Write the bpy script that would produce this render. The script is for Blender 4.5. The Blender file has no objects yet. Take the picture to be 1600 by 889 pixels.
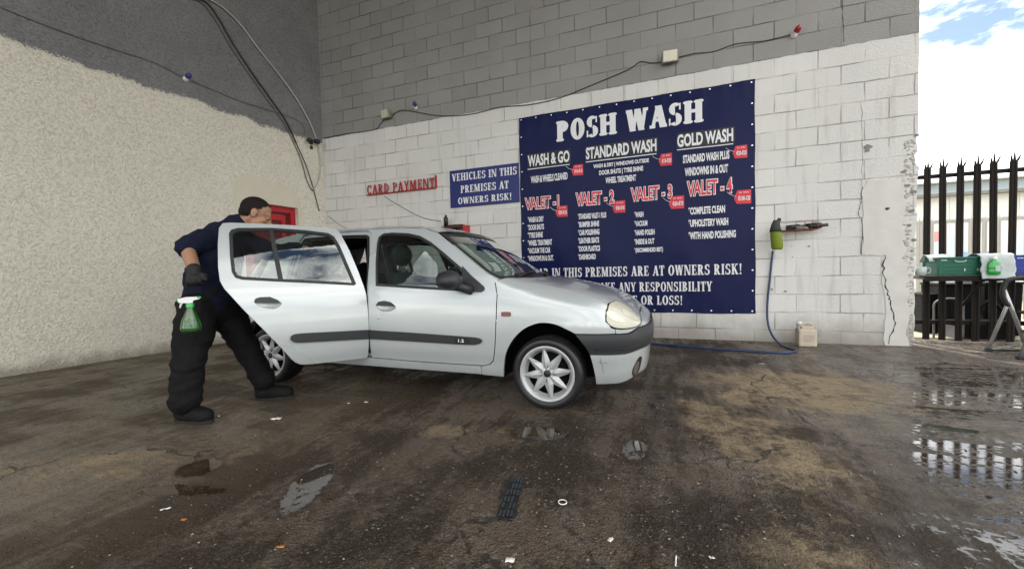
import bpy, bmesh, math, random
import numpy as np
from mathutils import Vector, Matrix
from mathutils.geometry import delaunay_2d_cdt
R_ = math.radians
random.seed(7)
rng = np.random.default_rng(7)
S = bpy.context.scene
COL = S.collection

# ------------------------------------------------------------------ camera, sky, sun, exposure
F_PX, YAW, PIT, ROL = 623.2, -0.35750, -0.031537, -0.022959
CAM = np.array([5.40727, -5.86198, 0.95935])
cy_, sy_, cp_, sp_ = math.cos(YAW), math.sin(YAW), math.cos(PIT), math.sin(PIT)
fwd = np.array([sy_*cp_, cy_*cp_, sp_]); rgt = np.array([cy_, -sy_, 0.0]); upv = np.cross(rgt, fwd)
cr_, sr_ = math.cos(ROL), math.sin(ROL)
rgt, upv = cr_*rgt+sr_*upv, -sr_*rgt+cr_*upv
cd = bpy.data.cameras.new('camera'); cam = bpy.data.objects.new('camera', cd); COL.objects.link(cam)
cam.matrix_world = Matrix(((rgt[0], upv[0], -fwd[0], CAM[0]), (rgt[1], upv[1], -fwd[1], CAM[1]),
                           (rgt[2], upv[2], -fwd[2], CAM[2]), (0, 0, 0, 1)))
cd.sensor_width = 36; cd.lens = 36*F_PX/1600; cd.clip_start = 0.05; cd.clip_end = 600
S.camera = cam

SUN_EL, SUN_AZ = R_(48), R_(-18)          # azimuth from +Y towards +X
w = bpy.data.worlds.new('World'); S.world = w; w.use_nodes = True
nt = w.node_tree; nt.nodes.clear()
out = nt.nodes.new('ShaderNodeOutputWorld'); bg = nt.nodes.new('ShaderNodeBackground')
sky = nt.nodes.new('ShaderNodeTexSky'); sky.sky_type = 'NISHITA'; sky.sun_disc = False
sky.sun_elevation = SUN_EL; sky.sun_rotation = SUN_AZ
tc = nt.nodes.new('ShaderNodeTexCoord'); mp = nt.nodes.new('ShaderNodeMapping')
mp.inputs['Scale'].default_value = (1.3, 1.3, 3.6); mp.inputs['Location'].default_value = (1.0, 0.0, 0.0)
nz = nt.nodes.new('ShaderNodeTexNoise'); nz.inputs['Scale'].default_value = 2.6; nz.inputs['Detail'].default_value = 7
nz.inputs['Roughness'].default_value = .62
rp = nt.nodes.new('ShaderNodeValToRGB'); rp.color_ramp.elements[0].position = .37; rp.color_ramp.elements[1].position = .64
mx = nt.nodes.new('ShaderNodeMix'); mx.data_type = 'RGBA'; mx.inputs[7].default_value = (31.0, 30.3, 29.0, 1)
L_ = nt.links.new
L_(tc.outputs['Generated'], mp.inputs['Vector']); L_(mp.outputs[0], nz.inputs['Vector']); L_(nz.outputs['Fac'], rp.inputs[0])
L_(rp.outputs[0], mx.inputs[0]); L_(sky.outputs[0], mx.inputs[6]); L_(mx.outputs[2], bg.inputs['Color'])
bg.inputs['Strength'].default_value = .055; L_(bg.outputs[0], out.inputs[0])
sd = bpy.data.lights.new('sun', 'SUN'); sd.energy = 2.2; sd.angle = R_(1.5); sd.color = (1, .95, .87)
so = bpy.data.objects.new('sun', sd); COL.objects.link(so)
sdir = Vector((math.sin(SUN_AZ)*math.cos(SUN_EL), math.cos(SUN_AZ)*math.cos(SUN_EL), math.sin(SUN_EL)))
so.rotation_euler = sdir.to_track_quat('Z', 'Y').to_euler()
vs = S.view_settings; S.display_settings.display_device = 'sRGB'
vs.view_transform = 'Standard'; vs.look = 'None'; vs.gamma = 1; vs.use_curve_mapping = False
vs.exposure = 1.80
cyc = S.cycles if hasattr(S, 'cycles') else None
S.render.engine = 'CYCLES'
S.cycles.use_denoising = True; S.cycles.max_bounces = 10; S.cycles.diffuse_bounces = 5; S.cycles.glossy_bounces = 5
S.cycles.transparent_max_bounces = 16; S.cycles.sample_clamp_indirect = 6

# ------------------------------------------------------------------ surveying: where a sight line meets a real plane
def ray(x, y): return rgt*((x-800)/F_PX) + upv*((444.5-y)/F_PX) + fwd
def wall(x, y, Y=0.0):
    d = ray(x, y); s = (Y-CAM[1])/d[1]; return CAM+s*d
WA, XC = 0.11157, -0.51
LN = np.array([math.cos(WA), -math.sin(WA), 0]); LD = np.array([-math.sin(WA), -math.cos(WA), 0])
LO = np.array([XC, 0, 0])
def lwall(x, y, off=0.0):
    d = ray(x, y); s = ((LO+LN*off-CAM)@LN)/(d@LN); return CAM+s*d
def ground(x, y, z=0.0):
    d = ray(x, y); s = (z-CAM[2])/d[2]; return CAM+s*d
def at(x, y, dep): return CAM+dep*ray(x, y)

# ------------------------------------------------------------------ materials
def new_mat(name):
    m = bpy.data.materials.new(name); m.use_nodes = True
    return m, m.node_tree, m.node_tree.nodes['Principled BSDF']
class G:
    """small node builder"""
    def __init__(s, nt): s.nt = nt
    def n(s, t, **kw):
        o = s.nt.nodes.new(t)
        for k, v in kw.items(): setattr(o, k, v)
        return o
    def set(s, sock, v):
        if hasattr(v, 'is_linked') or hasattr(v, 'links'): s.nt.links.new(v, sock)
        else: sock.default_value = v
    def coord(s): return s.n('ShaderNodeTexCoord').outputs['Object']
    def map(s, v, scale=(1, 1, 1), loc=(0, 0, 0), rot=(0, 0, 0)):
        o = s.n('ShaderNodeMapping'); s.set(o.inputs[0], v)
        o.inputs['Scale'].default_value = scale; o.inputs['Location'].default_value = loc; o.inputs['Rotation'].default_value = rot
        return o.outputs[0]
    def noise(s, v, scale, detail=4, rough=.55, col=False, dist=0):
        o = s.n('ShaderNodeTexNoise'); s.set(o.inputs['Vector'], v)
        o.inputs['Scale'].default_value = scale; o.inputs['Detail'].default_value = detail
        o.inputs['Roughness'].default_value = rough; o.inputs['Distortion'].default_value = dist
        return o.outputs['Color' if col else 'Fac']
    def vor(s, v, scale, feature='F1', out='Distance', rnd=1.0):
        o = s.n('ShaderNodeTexVoronoi', feature=feature); s.set(o.inputs['Vector'], v)
        o.inputs['Scale'].default_value = scale; o.inputs['Randomness'].default_value = rnd
        return o.outputs[out]
    def m(s, op, a, b=0.0, c=0.0, clamp=False):
        o = s.n('ShaderNodeMath', operation=op); o.use_clamp = clamp
        s.set(o.inputs[0], a); s.set(o.inputs[1], b); s.set(o.inputs[2], c); return o.outputs[0]
    def vm(s, op, a, b=(0, 0, 0)):
        o = s.n('ShaderNodeVectorMath', operation=op); s.set(o.inputs[0], a); s.set(o.inputs[1], b)
        return o.outputs['Value' if op in ('DISTANCE', 'LENGTH', 'DOT_PRODUCT') else 'Vector']
    def ss(s, v, a, b, lo=0.0, hi=1.0):
        o = s.n('ShaderNodeMapRange', interpolation_type='SMOOTHSTEP'); s.set(o.inputs[0], v)
        o.inputs[1].default_value = a; o.inputs[2].default_value = b; s.set(o.inputs[3], lo); s.set(o.inputs[4], hi)
        return o.outputs[0]
    def mix(s, f, a, b, mode='MIX'):
        o = s.n('ShaderNodeMix', data_type='RGBA', blend_type=mode)
        s.set(o.inputs[0], f)
        for sock, v in ((o.inputs[6], a), (o.inputs[7], b)):
            if isinstance(v, (tuple, list)) and len(v) == 3: v = (*v, 1)
            s.set(sock, v)
        return o.outputs[2]
    def xyz(s, v):
        o = s.n('ShaderNodeSeparateXYZ'); s.set(o.inputs[0], v); return o.outputs
    def bump(s, h, strength, dist, normal=None):
        o = s.n('ShaderNodeBump'); s.set(o.inputs['Height'], h); s.set(o.inputs['Strength'], strength)
        o.inputs['Distance'].default_value = dist
        if normal is not None: s.set(o.inputs['Normal'], normal)
        return o.outputs[0]

def simple(name, col, rough=.5, metal=0.0, var=.12, scale=25, bump=0.0, coat=0.0, spec=None, trans=0.0):
    m, nt, b = new_mat(name); g = G(nt)
    v = g.coord(); n = g.noise(v, scale, 5)
    f = g.m('MULTIPLY_ADD', n, var*2, 1-var)
    c = g.mix(1.0, (*col, 1), g.n('ShaderNodeCombineXYZ').outputs[0], 'MIX') if False else None
    o = g.n('ShaderNodeVectorMath', operation='SCALE'); o.inputs[0].default_value = col; g.set(o.inputs['Scale'], f)
    nt.links.new(o.outputs[0], b.inputs['Base Color'])
    r = g.m('MULTIPLY_ADD', g.noise(v, scale*.37, 3), .25, rough-.125, clamp=True)
    nt.links.new(r, b.inputs['Roughness']); b.inputs['Metallic'].default_value = metal
    b.inputs['Coat Weight'].default_value = coat; b.inputs['Coat Roughness'].default_value = .05
    b.inputs['Specular IOR Level'].default_value = spec if spec is not None else (.18 if rough >= .75 else .4)
    if trans: b.inputs['Transmission Weight'].default_value = trans
    if bump: nt.links.new(g.bump(n, .6, bump), b.inputs['Normal'])
    return m

M = {}
M['paint'] = simple('silver_paint', (.41, .44, .438), .30, .25, .06, 3, coat=.9)
M['paint_dull'] = simple('grey_primer', (.36, .38, .39), .5, .1, .06, 6)
M['pinkink'] = simple('pale_red_print', (.62, .25, .26), .5)
M['dustcable'] = simple('dusty_cable', (.075, .068, .058), .7, 0, .25, 12)
M['crackfill'] = simple('crack_shadow', (.045, .04, .035), .9, 0, .5, 30)
M['pale_blue'] = simple('faded_blue_panel', (.22, .36, .58), .6)
M['plastic'] = simple('grey_plastic', (.022, .023, .026), .5, 0, .15, 40)
M['rubber'] = simple('black_rubber', (.011, .011, .012), .42, 0, .2, 30)
M['tyre'] = simple('tyre_rubber', (.012, .012, .013), .36, 0, .25, 14)
M['black'] = simple('black_trim', (.012, .012, .013), .5, 0, .2, 30)
M['void'] = simple('dark_underside', (.008, .008, .008), .9, 0, .2, 10)
M['alloy'] = simple('alloy_silver', (.40, .405, .41), .36, .3, .10, 12, coat=.3)
M['brake'] = simple('dark_metal', (.05, .05, .05), .5, .6, .2, 30)
M['lamp'] = simple('yellowed_lens', (.44, .425, .335), .28, 0, .12, 9, coat=.5)
M['lamp2'] = simple('lamp_reflector', (.52, .505, .42), .25, .1, .10, 9, coat=.5)
M['orange'] = simple('indicator_lens', (.13, .022, .008), .3, 0, .1, 30, coat=.3)
M['seat'] = simple('seat_fabric', (.035, .055, .06), .9, 0, .25, 50)
M['seatd'] = simple('seat_fabric_dark', (.016, .018, .02), .9, 0, .2, 50)
M['chrome'] = simple('bright_metal', (.7, .7, .7), .2, 1, .05, 20)
M['white'] = simple('white_print', (.66, .66, .67), .55, 0, .04, 12)
M['whiteplastic'] = simple('white_plastic', (.72, .72, .68), .45, 0, .06, 12)
M['red'] = simple('red_print', (.56, .025, .04), .5, 0, .05, 10)
M['redpaint'] = simple('red_paint', (.36, .012, .02), .4, 0, .15, 9)
M['darkred'] = simple('dark_red_door', (.11, .006, .010), .5, 0, .2, 6)
M['navy_ink'] = simple('black_shadow_print', (.006, .006, .012), .5)
M['blue_sign'] = simple('blue_sign_board', (.004, .011, .12), .4, 0, .06, 3)
M['cable'] = simple('black_cable', (.022, .021, .02), .55, 0, .2, 20)
M['conduit'] = simple('pale_cable', (.40, .38, .34), .5, 0, .15, 20)
M['hose'] = simple('blue_hose', (.012, .035, .10), .35, 0, .15, 20)
M['hosedark'] = simple('dark_hose', (.02, .025, .045), .4, 0, .15, 20)
M['skin'] = simple('skin', (.30, .165, .10), .55, 0, .12, 60)
M['hair'] = simple('dark_hair', (.009, .0065, .0055), .8, 0, .5, 160, bump=.004)
M['sweater'] = simple('navy_sweater', (.0055, .0075, .020), .9, 0, .25, 90, bump=.002)
M['trouser'] = simple('black_trousers', (.005, .005, .0056), .85, 0, .3, 60, bump=.002)
M['glove'] = simple('black_glove', (.008, .008, .009), .7, 0, .3, 60)
M['boot'] = simple('black_boot', (.006, .0055, .0055), .75, 0, .3, 40)
M['sole'] = simple('boot_sole', (.022, .02, .018), .8, 0, .3, 40)
M['lampglass'] = simple('floodlight_glass', (.50, .48, .36), .25, 0, .05, 12, coat=.4)
M['lampbody'] = simple('floodlight_body', (.20, .19, .15), .5, 0, .1, 12)
M['green_crate'] = simple('green_crate', (.003, .085, .05), .55, 0, .12, 12)
M['blue_crate'] = simple('blue_crate', (.010, .03, .22), .55, 0, .12, 12)
M['greenbottle'] = simple('green_bottle', (.015, .30, .05), .25, 0, .1, 12, coat=.5)
M['cloth'] = simple('grey_cloth', (.40, .44, .43), .9, 0, .12, 30)
M['glove_green'] = simple('green_glove', (.15, .20, .022), .8, 0, .2, 40)
M['glove_grey'] = simple('grey_cuff', (.05, .055, .05), .8, 0, .2, 40)
M['can'] = simple('dirty_plastic_can', (.44, .37, .29), .5, 0, .25, 14)
M['canlabel'] = simple('worn_label', (.36, .31, .24), .7, 0, .3, 30)
M['fence'] = simple('black_fence_paint', (.011, .0085, .007), .75, 0, .3, 14)
M['palefence'] = simple('galvanised_pales', (.40, .39, .36), .5, .1, .1, 14)
M['building'] = simple('cream_cladding', (.60, .60, .57), .8, 0, .06, 2)
M['glazing'] = simple('pale_glazing', (.45, .53, .56), .3, 0, .08, 1)
M['alu'] = simple('ladder_aluminium', (.42, .42, .42), .35, .7, .15, 20)
M['junk'] = simple('black_scrap', (.006, .006, .0065), .75, 0, .4, 9)
M['junk2'] = simple('grey_scrap', (.16, .155, .14), .6, 0, .3, 9)
M['rust'] = simple('rusty_wire', (.20, .06, .035), .7, .2, .3, 40)
M['wood'] = simple('old_shelf_board', (.10, .095, .085), .8, 0, .3, 14)
M['paper'] = simple('paper_scrap', (.72, .71, .68), .8, 0, .1, 30)
M['leaf'] = simple('dry_leaf', (.40, .14, .03), .7, 0, .3, 30)
M['grate'] = simple('grate_metal', (.045, .055, .065), .35, .5, .3, 30)
M['roofing'] = simple('grey_roof_sheet', (.16, .16, .155), .7, .1, .1, 2)
M['concrete_out'] = simple('pale_yard_concrete', (.36, .32, .23), .8, 0, .2, 3, bump=.004)

def glass_mat(name, tint, rough=.01, gl=1.0):
    m, nt, b = new_mat(name); nt.nodes.remove(b); g = G(nt)
    t = g.n('ShaderNodeBsdfTransparent'); t.inputs[0].default_value = (*tint, 1)
    s = g.n('ShaderNodeBsdfGlossy'); s.inputs['Roughness'].default_value = rough; s.inputs[0].default_value = (.95, 1, .98, 1)
    lw = g.n('ShaderNodeFresnel'); lw.inputs[0].default_value = 1.5
    f = g.m('MULTIPLY', lw.outputs[0], gl*1.9, clamp=True)
    mixs = g.n('ShaderNodeMixShader'); nt.links.new(f, mixs.inputs[0]); nt.links.new(t.outputs[0], mixs.inputs[1]); nt.links.new(s.outputs[0], mixs.inputs[2])
    nt.links.new(mixs.outputs[0], nt.nodes['Material Output'].inputs[0]); return m
M['glass'] = glass_mat('window_glass', (.62, .72, .68))
M['glassdoor'] = glass_mat('reflective_door_glass', (.64, .74, .70), .01, 1.9)
M['glassclear'] = glass_mat('windscreen_glass', (.66, .78, .72))
M['liquid'] = glass_mat('green_liquid', (.10, .55, .08), .05)
M['spraybody'] = simple('green_spray_body', (.012, .075, .008), .2, 0, .2, 20, coat=.8)

# banner vinyl: navy, glossy, gently creased
def vinyl():
    m, nt, b = new_mat('navy_vinyl'); g = G(nt); v = g.coord()
    n = g.noise(g.map(v, (1.1, 1, .8), rot=(0, .5, 0)), 1.7, 3, .5)
    n2 = g.noise(v, 160, 2)
    c = g.mix(g.noise(v, .9, 3), (.0014, .0040, .040, 1), (.0022, .0058, .054, 1))
    nt.links.new(c, b.inputs['Base Color']); b.inputs['Roughness'].default_value = .36; b.inputs['Specular IOR Level'].default_value = .14
    h = g.m('ADD', n, g.m('MULTIPLY', n2, .004))
    nt.links.new(g.bump(h, .5, .03), b.inputs['Normal']); return m
M['vinyl'] = vinyl()

# painted concrete blockwork
def blockwork():
    m, nt, b = new_mat('painted_blockwork'); g = G(nt); v = g.coord(); x, y, z = g.xyz(v)
    cv = g.n('ShaderNodeCombineXYZ'); nt.links.new(x, cv.inputs[0]); nt.links.new(z, cv.inputs[1])
    wob = g.noise(v, 5.5, 3, col=True)
    wv = g.vm('SCALE', g.vm('SUBTRACT', wob, (.5, .5, .5)))
    wv.node.inputs['Scale'].default_value = .020
    p2 = g.vm('ADD', cv.outputs[0], wv)
    br = g.n('ShaderNodeTexBrick'); br.offset = .5; br.offset_frequency = 2
    pm = g.map(p2, loc=(.0, .0765+.0, 0)); nt.links.new(pm, br.inputs['Vector'])
    br.inputs['Scale'].default_value = 1; br.inputs['Brick Width'].default_value = .45; br.inputs['Row Height'].default_value = .225
    br.inputs['Mortar Size'].default_value = .0075; br.inputs['Mortar Smooth'].default_value = .45
    br.inputs['Color1'].default_value = (0, 0, 0, 1); br.inputs['Color2'].default_value = (1, 1, 1, 1); br.inputs['Bias'].default_value = 0
    joint = br.outputs['Fac']; per = br.outputs['Color']
    # joints partly filled with paint
    fill = g.ss(g.noise(v, 2.2, 4), .38, .66, .10, 1.0)
    joint_v = g.m('MULTIPLY', joint, fill)
    rough_n = g.noise(v, 38, 6, .65); fine = g.noise(v, 130, 3)
    pits = g.ss(g.vor(v, 42), .05, .16, 1, 0)
    pitm = g.m('MULTIPLY', pits, g.ss(g.noise(v, 7, 3), .48, .66))
    # coarse unpainted-looking area near the right end
    xr = g.ss(x, 6.6, 7.6)
    big = g.noise(v, 1.3, 4)
    # two-tone paint
    edge = g.m('ADD', z, g.m('MULTIPLY', g.m('SUBTRACT', g.noise(v, 9, 4), .5), .05))
    up = g.ss(edge, 3.515, 3.53)
    lowc = g.mix(big, (.52, .51, .47, 1), (.66, .655, .625, 1))
    lowc = g.mix(g.m('MULTIPLY', per, .5), lowc, (.50, .495, .465, 1))
    lowc = g.mix(g.m('MULTIPLY', xr, .55), lowc, (.50, .495, .47, 1))
    upc = g.mix(big, (.165, .161, .150, 1), (.26, .254, .238, 1))
    upc = g.mix(g.m('MULTIPLY', per, .35), upc, (.30, .293, .272, 1))
    c = g.mix(up, lowc, upc)
    c = g.mix(g.m('MULTIPLY', joint_v, .72), c, g.mix(up, (.19, .18, .16, 1), (.045, .044, .041, 1)))
    c = g.mix(g.m('MULTIPLY', pitm, .55), c, (.10, .095, .085, 1))
    spk = g.m('MULTIPLY', g.ss(fine, .58, .72), g.m('ADD', .10, g.m('MULTIPLY', xr, .5)))
    c = g.mix(spk, c, (.17, .165, .155, 1))
    # splash dirt at the foot
    dn = g.m('ADD', z, g.m('MULTIPLY', g.noise(v, 3.2, 5), -.5))
    dirt = g.ss(dn, -.28, .18, .75, 0)
    c = g.mix(dirt, c, (.17, .145, .115, 1))
    st = g.ss(g.noise(g.map(v, (4, 1, .35)), 2.6, 5), .52, .78, 0, .42)
    c = g.mix(st, c, (.24, .22, .18, 1))
    nt.links.new(c, b.inputs['Base Color'])
    nt.links.new(g.m('MULTIPLY_ADD', rough_n, .3, .5), b.inputs['Roughness'])
    h = g.m('ADD', g.m('MULTIPLY', joint_v, -.9), g.m('MULTIPLY', rough_n, g.m('ADD', .22, g.m('MULTIPLY', xr, .7))))
    h = g.m('ADD', h, g.m('MULTIPLY', pitm, -.5)); h = g.m('ADD', h, g.m('MULTIPLY', big, .4))
    h = g.m('ADD', h, g.m('MULTIPLY', per, .10))
    nt.links.new(g.bump(h, .9, .012), b.inputs['Normal']); return m
M['block'] = blockwork()

def pebbledash():
    m, nt, b = new_mat('painted_pebbledash'); g = G(nt); v = g.coord(); z = g.xyz(v)[2]
    a1 = g.noise(g.map(v, (1, 1, 1.7)), 26, 5, .62, dist=.6); a2 = g.noise(g.map(v, (1, 1, 1.5)), 62, 4, .6)
    lump = g.vor(g.vm('ADD', v, g.vm('SCALE', g.noise(v, 18, 2, col=True))), 44)
    for nd in nt.nodes:
        if nd.bl_idname == 'ShaderNodeVectorMath' and nd.operation == 'SCALE': nd.inputs['Scale'].default_value = .04
    pk = g.m('ADD', g.m('MULTIPLY', a1, 1.0), g.m('ADD', g.m('MULTIPLY', a2, .55), g.m('MULTIPLY', lump, -.30)))
    big = g.noise(v, .8, 5); mid = g.noise(v, 4, 4)
    cream = g.mix(big, (.64, .60, .50, 1), (.80, .76, .65, 1)); cream = g.mix(g.m('MULTIPLY', mid, .35), cream, (.55, .52, .45, 1))
    gray = g.mix(g.noise(v, 1.4, 6, .7), (.13, .129, .129, 1), (.27, .27, .268, 1))
    edge = g.m('ADD', z, g.m('ADD', g.m('MULTIPLY', g.m('SUBTRACT', pk, .7), .16), g.m('MULTIPLY', g.m('SUBTRACT', g.noise(v, 3.2, 4), .5), .20)))
    edge = g.m('ADD', edge, g.m('MULTIPLY', g.xyz(v)[1], .018))
    up = g.ss(edge, 3.40, 3.43)
    c = g.mix(up, cream, gray)
    pit = g.ss(pk, .66, .50)
    c = g.mix(g.m('MULTIPLY', pit, .34), c, g.mix(up, (.27, .235, .18, 1), (.055, .055, .055, 1)))
    hi = g.ss(pk, .80, .95); c = g.mix(g.m('MULTIPLY', hi, .25), c, g.mix(up, (.74, .71, .63, 1), (.26, .26, .26, 1)))
    gs = g.m('MULTIPLY', g.ss(g.noise(v, 1.1, 4), .5, .72), g.ss(z, 1.6, .3, 0, .2))
    c = g.mix(gs, c, (.36, .37, .35, 1))
    dirt = g.ss(g.m('ADD', z, g.m('MULTIPLY', g.noise(v, 5, 4), -.3)), -.17, .06, .7, 0)
    c = g.mix(dirt, c, (.16, .13, .10, 1))
    nt.links.new(c, b.inputs['Base Color']); b.inputs['Roughness'].default_value = .85; b.inputs['Specular IOR Level'].default_value = .2
    nt.links.new(g.bump(pk, .9, .022), b.inputs['Normal']); return m
M['dash'] = pebbledash()
M['render'] = simple('smooth_cream_render', (.55, .51, .415), .8, 0, .08, 5, bump=.004)
M['plaster'] = simple('smooth_wall_plaster', (.51, .50, .465), .78, 0, .16, 5, bump=.012)
M['rubble'] = simple('broken_block_rubble', (.40, .38, .34), .9, 0, .3, 40, bump=.02)

# wet yard floor
def yard():
    m, nt, b = new_mat('wet_yard_concrete'); g = G(nt); v = g.coord(); x, y, z = g.xyz(v)
    def blob(cx, cy, rx, ry, rot=0.0, soft=1.0):
        o = g.map(v, loc=(-cx, -cy, 0)); o2 = g.n('ShaderNodeVectorRotate', rotation_type='Z_AXIS'); nt.links.new(o, o2.inputs[0])
        o2.inputs['Angle'].default_value = -rot
        o3 = g.map(o2.outputs[0], (1/rx, 1/ry, 0)); d = g.vm('LENGTH', o3)
        return g.ss(d, 1+soft*.5, max(0, 1-soft*.5))
    def mx_(*a):
        r = a[0]
        for q in a[1:]: r = g.m('MAXIMUM', r, q)
        return r
    n1 = g.noise(v, 1.3, 7, .62); n2 = g.noise(v, 4.5, 7, .66); n3 = g.noise(v, 21, 7, .68); n4 = g.noise(v, 78, 5, .7)
    n5 = g.noise(v, 210, 2, .6)
    streak = g.noise(g.map(v, (1, .13, 1), rot=(0, 0, .35)), 9, 6, .65)
    streak2 = g.noise(g.map(v, (.16, 1, 1), rot=(0, 0, -.25)), 6, 6, .65)
    vw = g.vm('ADD', v, g.vm('SCALE', g.noise(v, 40, 2, col=True))); 
    for nd in nt.nodes:
        if nd.bl_idname == 'ShaderNodeVectorMath' and nd.operation == 'SCALE': nd.inputs['Scale'].default_value = .012
    ag = g.vor(vw, 120); agc = g.xyz(g.vor(vw, 120, out='Color'))[0]; ag2 = g.vor(vw, 55); agc2 = g.xyz(g.vor(vw, 55, out='Color'))[1]
    def sm(a, k): return g.m('MULTIPLY', g.m('SUBTRACT', a, .5), k)
    streak3 = g.noise(g.map(v, (.22, 1.9, 1), rot=(0, 0, -.36)), 9, 5, .65)
    # zones
    tan = mx_(blob(6.5, -2.2, .95, .75, .2, 1.3), g.m('MULTIPLY', blob(5.85, -3.3, .34, .85, .35, 1.2), .9), g.m('MULTIPLY', blob(2.6, -4.75, .85, .26, .5, 1.3), .8),
              g.m('MULTIPLY', blob(4.15, -3.75, .18, .13, .4, 1.2), .95), g.m('MULTIPLY', blob(4.62, -3.62, .24, .07, .2, 1.2), .9), g.m('MULTIPLY', blob(3.25, -4.45, .3, .12, .4, 1.2), .6), g.m('MULTIPLY', blob(5.9, -4.4, .3, .5, .3, 1.2), .7))
    tanm = g.ss(g.m('ADD', tan, g.m('ADD', g.m('ADD', sm(n2, 1.9), sm(n3, .9)), g.m('ADD', sm(streak, .7), sm(streak2, .5)))), .52, 1.12)
    smooth = g.ss(g.m('ADD', x, sm(n1, 2.2)), 2.7, 3.7, 1, 0)
    gravel = g.m('MULTIPLY', g.ss(g.m('ADD', x, sm(n1, 1.6)), 3.3, 4.2), g.ss(g.m('ADD', x, sm(n2, 1.2)), 6.3, 5.5))
    right = g.ss(g.m('ADD', x, sm(n1, 1.4)), 6.0, 7.0)
    blotch = g.ss(g.m('ADD', n1, g.m('ADD', sm(n3, .5), sm(streak, .4))), .42, .62)
    c = g.mix(blotch, (.036, .0235, .014, 1), (.145, .100, .064, 1))
    c = g.mix(g.ss(n4, .50, .74, 0, .55), c, (.15, .117, .084, 1))
    c = g.mix(g.m('MULTIPLY', smooth, .80), c, g.mix(g.ss(g.m('ADD', n1, sm(streak2, .6)), .36, .62), (.085, .067, .048, 1), (.20, .166, .122, 1)))
    c = g.mix(g.m('MULTIPLY', right, .80), c, g.mix(g.ss(g.m('ADD', n2, sm(streak, .5)), .38, .62), (.10, .081, .063, 1), (.25, .215, .172, 1)))
    c = g.mix(g.m('MULTIPLY', tanm, .80), c, g.mix(n3, (.25, .182, .10, 1), (.46, .365, .235, 1)))
    # aggregate: single stones light, buff or dark
    st = g.m('MULTIPLY', g.ss(agc, .80, .86), g.ss(ag, .50, .30)); st = g.m('MULTIPLY', st, g.m('MULTIPLY_ADD', gravel, .75, .10))
    c = g.mix(st, c, g.mix(agc2, (.09, .07, .05, 1), (.30, .26, .20, 1)))
    st2 = g.m('MULTIPLY', g.ss(agc2, .93, .95), g.ss(ag2, .40, .28)); st2 = g.m('MULTIPLY', st2, g.m('MULTIPLY_ADD', gravel, .8, .06))
    c = g.mix(st2, c, (.30, .265, .21, 1))
    c = g.mix(g.ss(g.m('ADD', n3, sm(n1, .5)), .56, .72, 0, .65), c, (.030, .021, .014, 1))
    cw = g.vm('ADD', v, g.vm('SCALE', g.noise(v, 2.6, 6, col=True))); cw.node.inputs[1].links[0].from_node.inputs['Scale'].default_value = .5
    ce = g.vor(cw, .75, 'DISTANCE_TO_EDGE')
    crack = g.m('MULTIPLY', g.ss(ce, .010, .003), g.ss(n1, .44, .56))
    c = g.mix(g.m('MULTIPLY', crack, .8), c, (.016, .011, .008, 1))
    lime = g.m('MULTIPLY', g.m('MULTIPLY', g.ss(ce, .06, .0), g.ss(n3, .50, .62)), g.ss(n1, .46, .6)); c = g.mix(g.m('MULTIPLY', lime, .5), c, (.34, .30, .24, 1))
    c = g.mix(g.ss(n5, .56, .74, 0, .5), c, (.20, .158, .112, 1)); c = g.mix(g.ss(n5, .44, .30, 0, .6), c, (.018, .012, .008, 1))
    # water
    pud = mx_(blob(3.88, -4.50, .10, .26, .45, .8), g.m('MULTIPLY', blob(4.72, -3.62, .22, .11, .1, .9), 1.0), blob(5.27, -3.68, .07, .15, -.1, .8), blob(3.19, -4.55, .12, .10, 0, .8),
              blob(7.75, -2.35, .26, .06, -.3, .8), g.m('MULTIPLY', blob(5.62, -4.15, .05, .30, .1, 1.0), .75), blob(8.4, -1.35, .5, .22, 0, 1.1), g.m('MULTIPLY', blob(5.40, -3.0, .12, .5, .1, 1.2), .8), blob(6.95, -2.86, .16, .05, -.2, .8), blob(3.35, -4.72, .26, .05, .3, .9),
              g.m('MULTIPLY', blob(6.95, -3.40, .52, .50, .1, 1.2), .88), g.m('MULTIPLY', blob(8.0, -1.7, 1.1, .75, .1, 1.1), .80), g.m('MULTIPLY', blob(6.45, -4.12, .42, .36, .1, 1.1), .62), g.m('MULTIPLY', blob(7.1, -2.4, .5, .3, .1, 1.1), .62), g.m('MULTIPLY', blob(5.6, -4.3, .22, .4, .1, 1.1), .5))
    pn = g.m('ADD', pud, g.m('ADD', g.m('ADD', sm(n2, 1.5), g.m('ADD', sm(streak, 1.0), g.m('MULTIPLY', right, g.m('ADD', g.m('ADD', sm(streak3, 4.2), sm(streak2, .8)), sm(n3, 1.8))))), g.m('ADD', sm(n3, 1.1), sm(n4, .35))))
    water0 = g.ss(pn, .64, .84)
    damp = g.ss(pn, .30, .66)
    grit = g.m('MULTIPLY', g.ss(g.m('ADD', n4, sm(n5, .8)), .57, .63), g.m('MULTIPLY_ADD', g.ss(n2, .40, .62), .55, g.m('MULTIPLY', right, .45)))
    water = g.m('MAXIMUM', water0, g.m('MULTIPLY', grit, g.m('SUBTRACT', 1.0, g.m('MULTIPLY', smooth, .8))))
    film = g.ss(g.m('ADD', g.m('ADD', n1, sm(streak, .7)), g.m('ADD', g.m('MULTIPLY', right, .12), g.m('MULTIPLY', tanm, -.22))), .40, .60)
    film = g.m('MULTIPLY', film, g.ss(g.m('ADD', n3, sm(n2, .6)), .36, .54, .35, 1.0))
    c = g.mix(g.m('MULTIPLY', film, .22), c, (.020, .015, .010, 1))
    c = g.mix(g.m('MULTIPLY', damp, .45), c, (.028, .020, .013, 1))
    c = g.mix(g.m('MULTIPLY', water0, .75), c, (.024, .0165, .0105, 1))
    nt.links.new(c, b.inputs['Base Color'])
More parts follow.
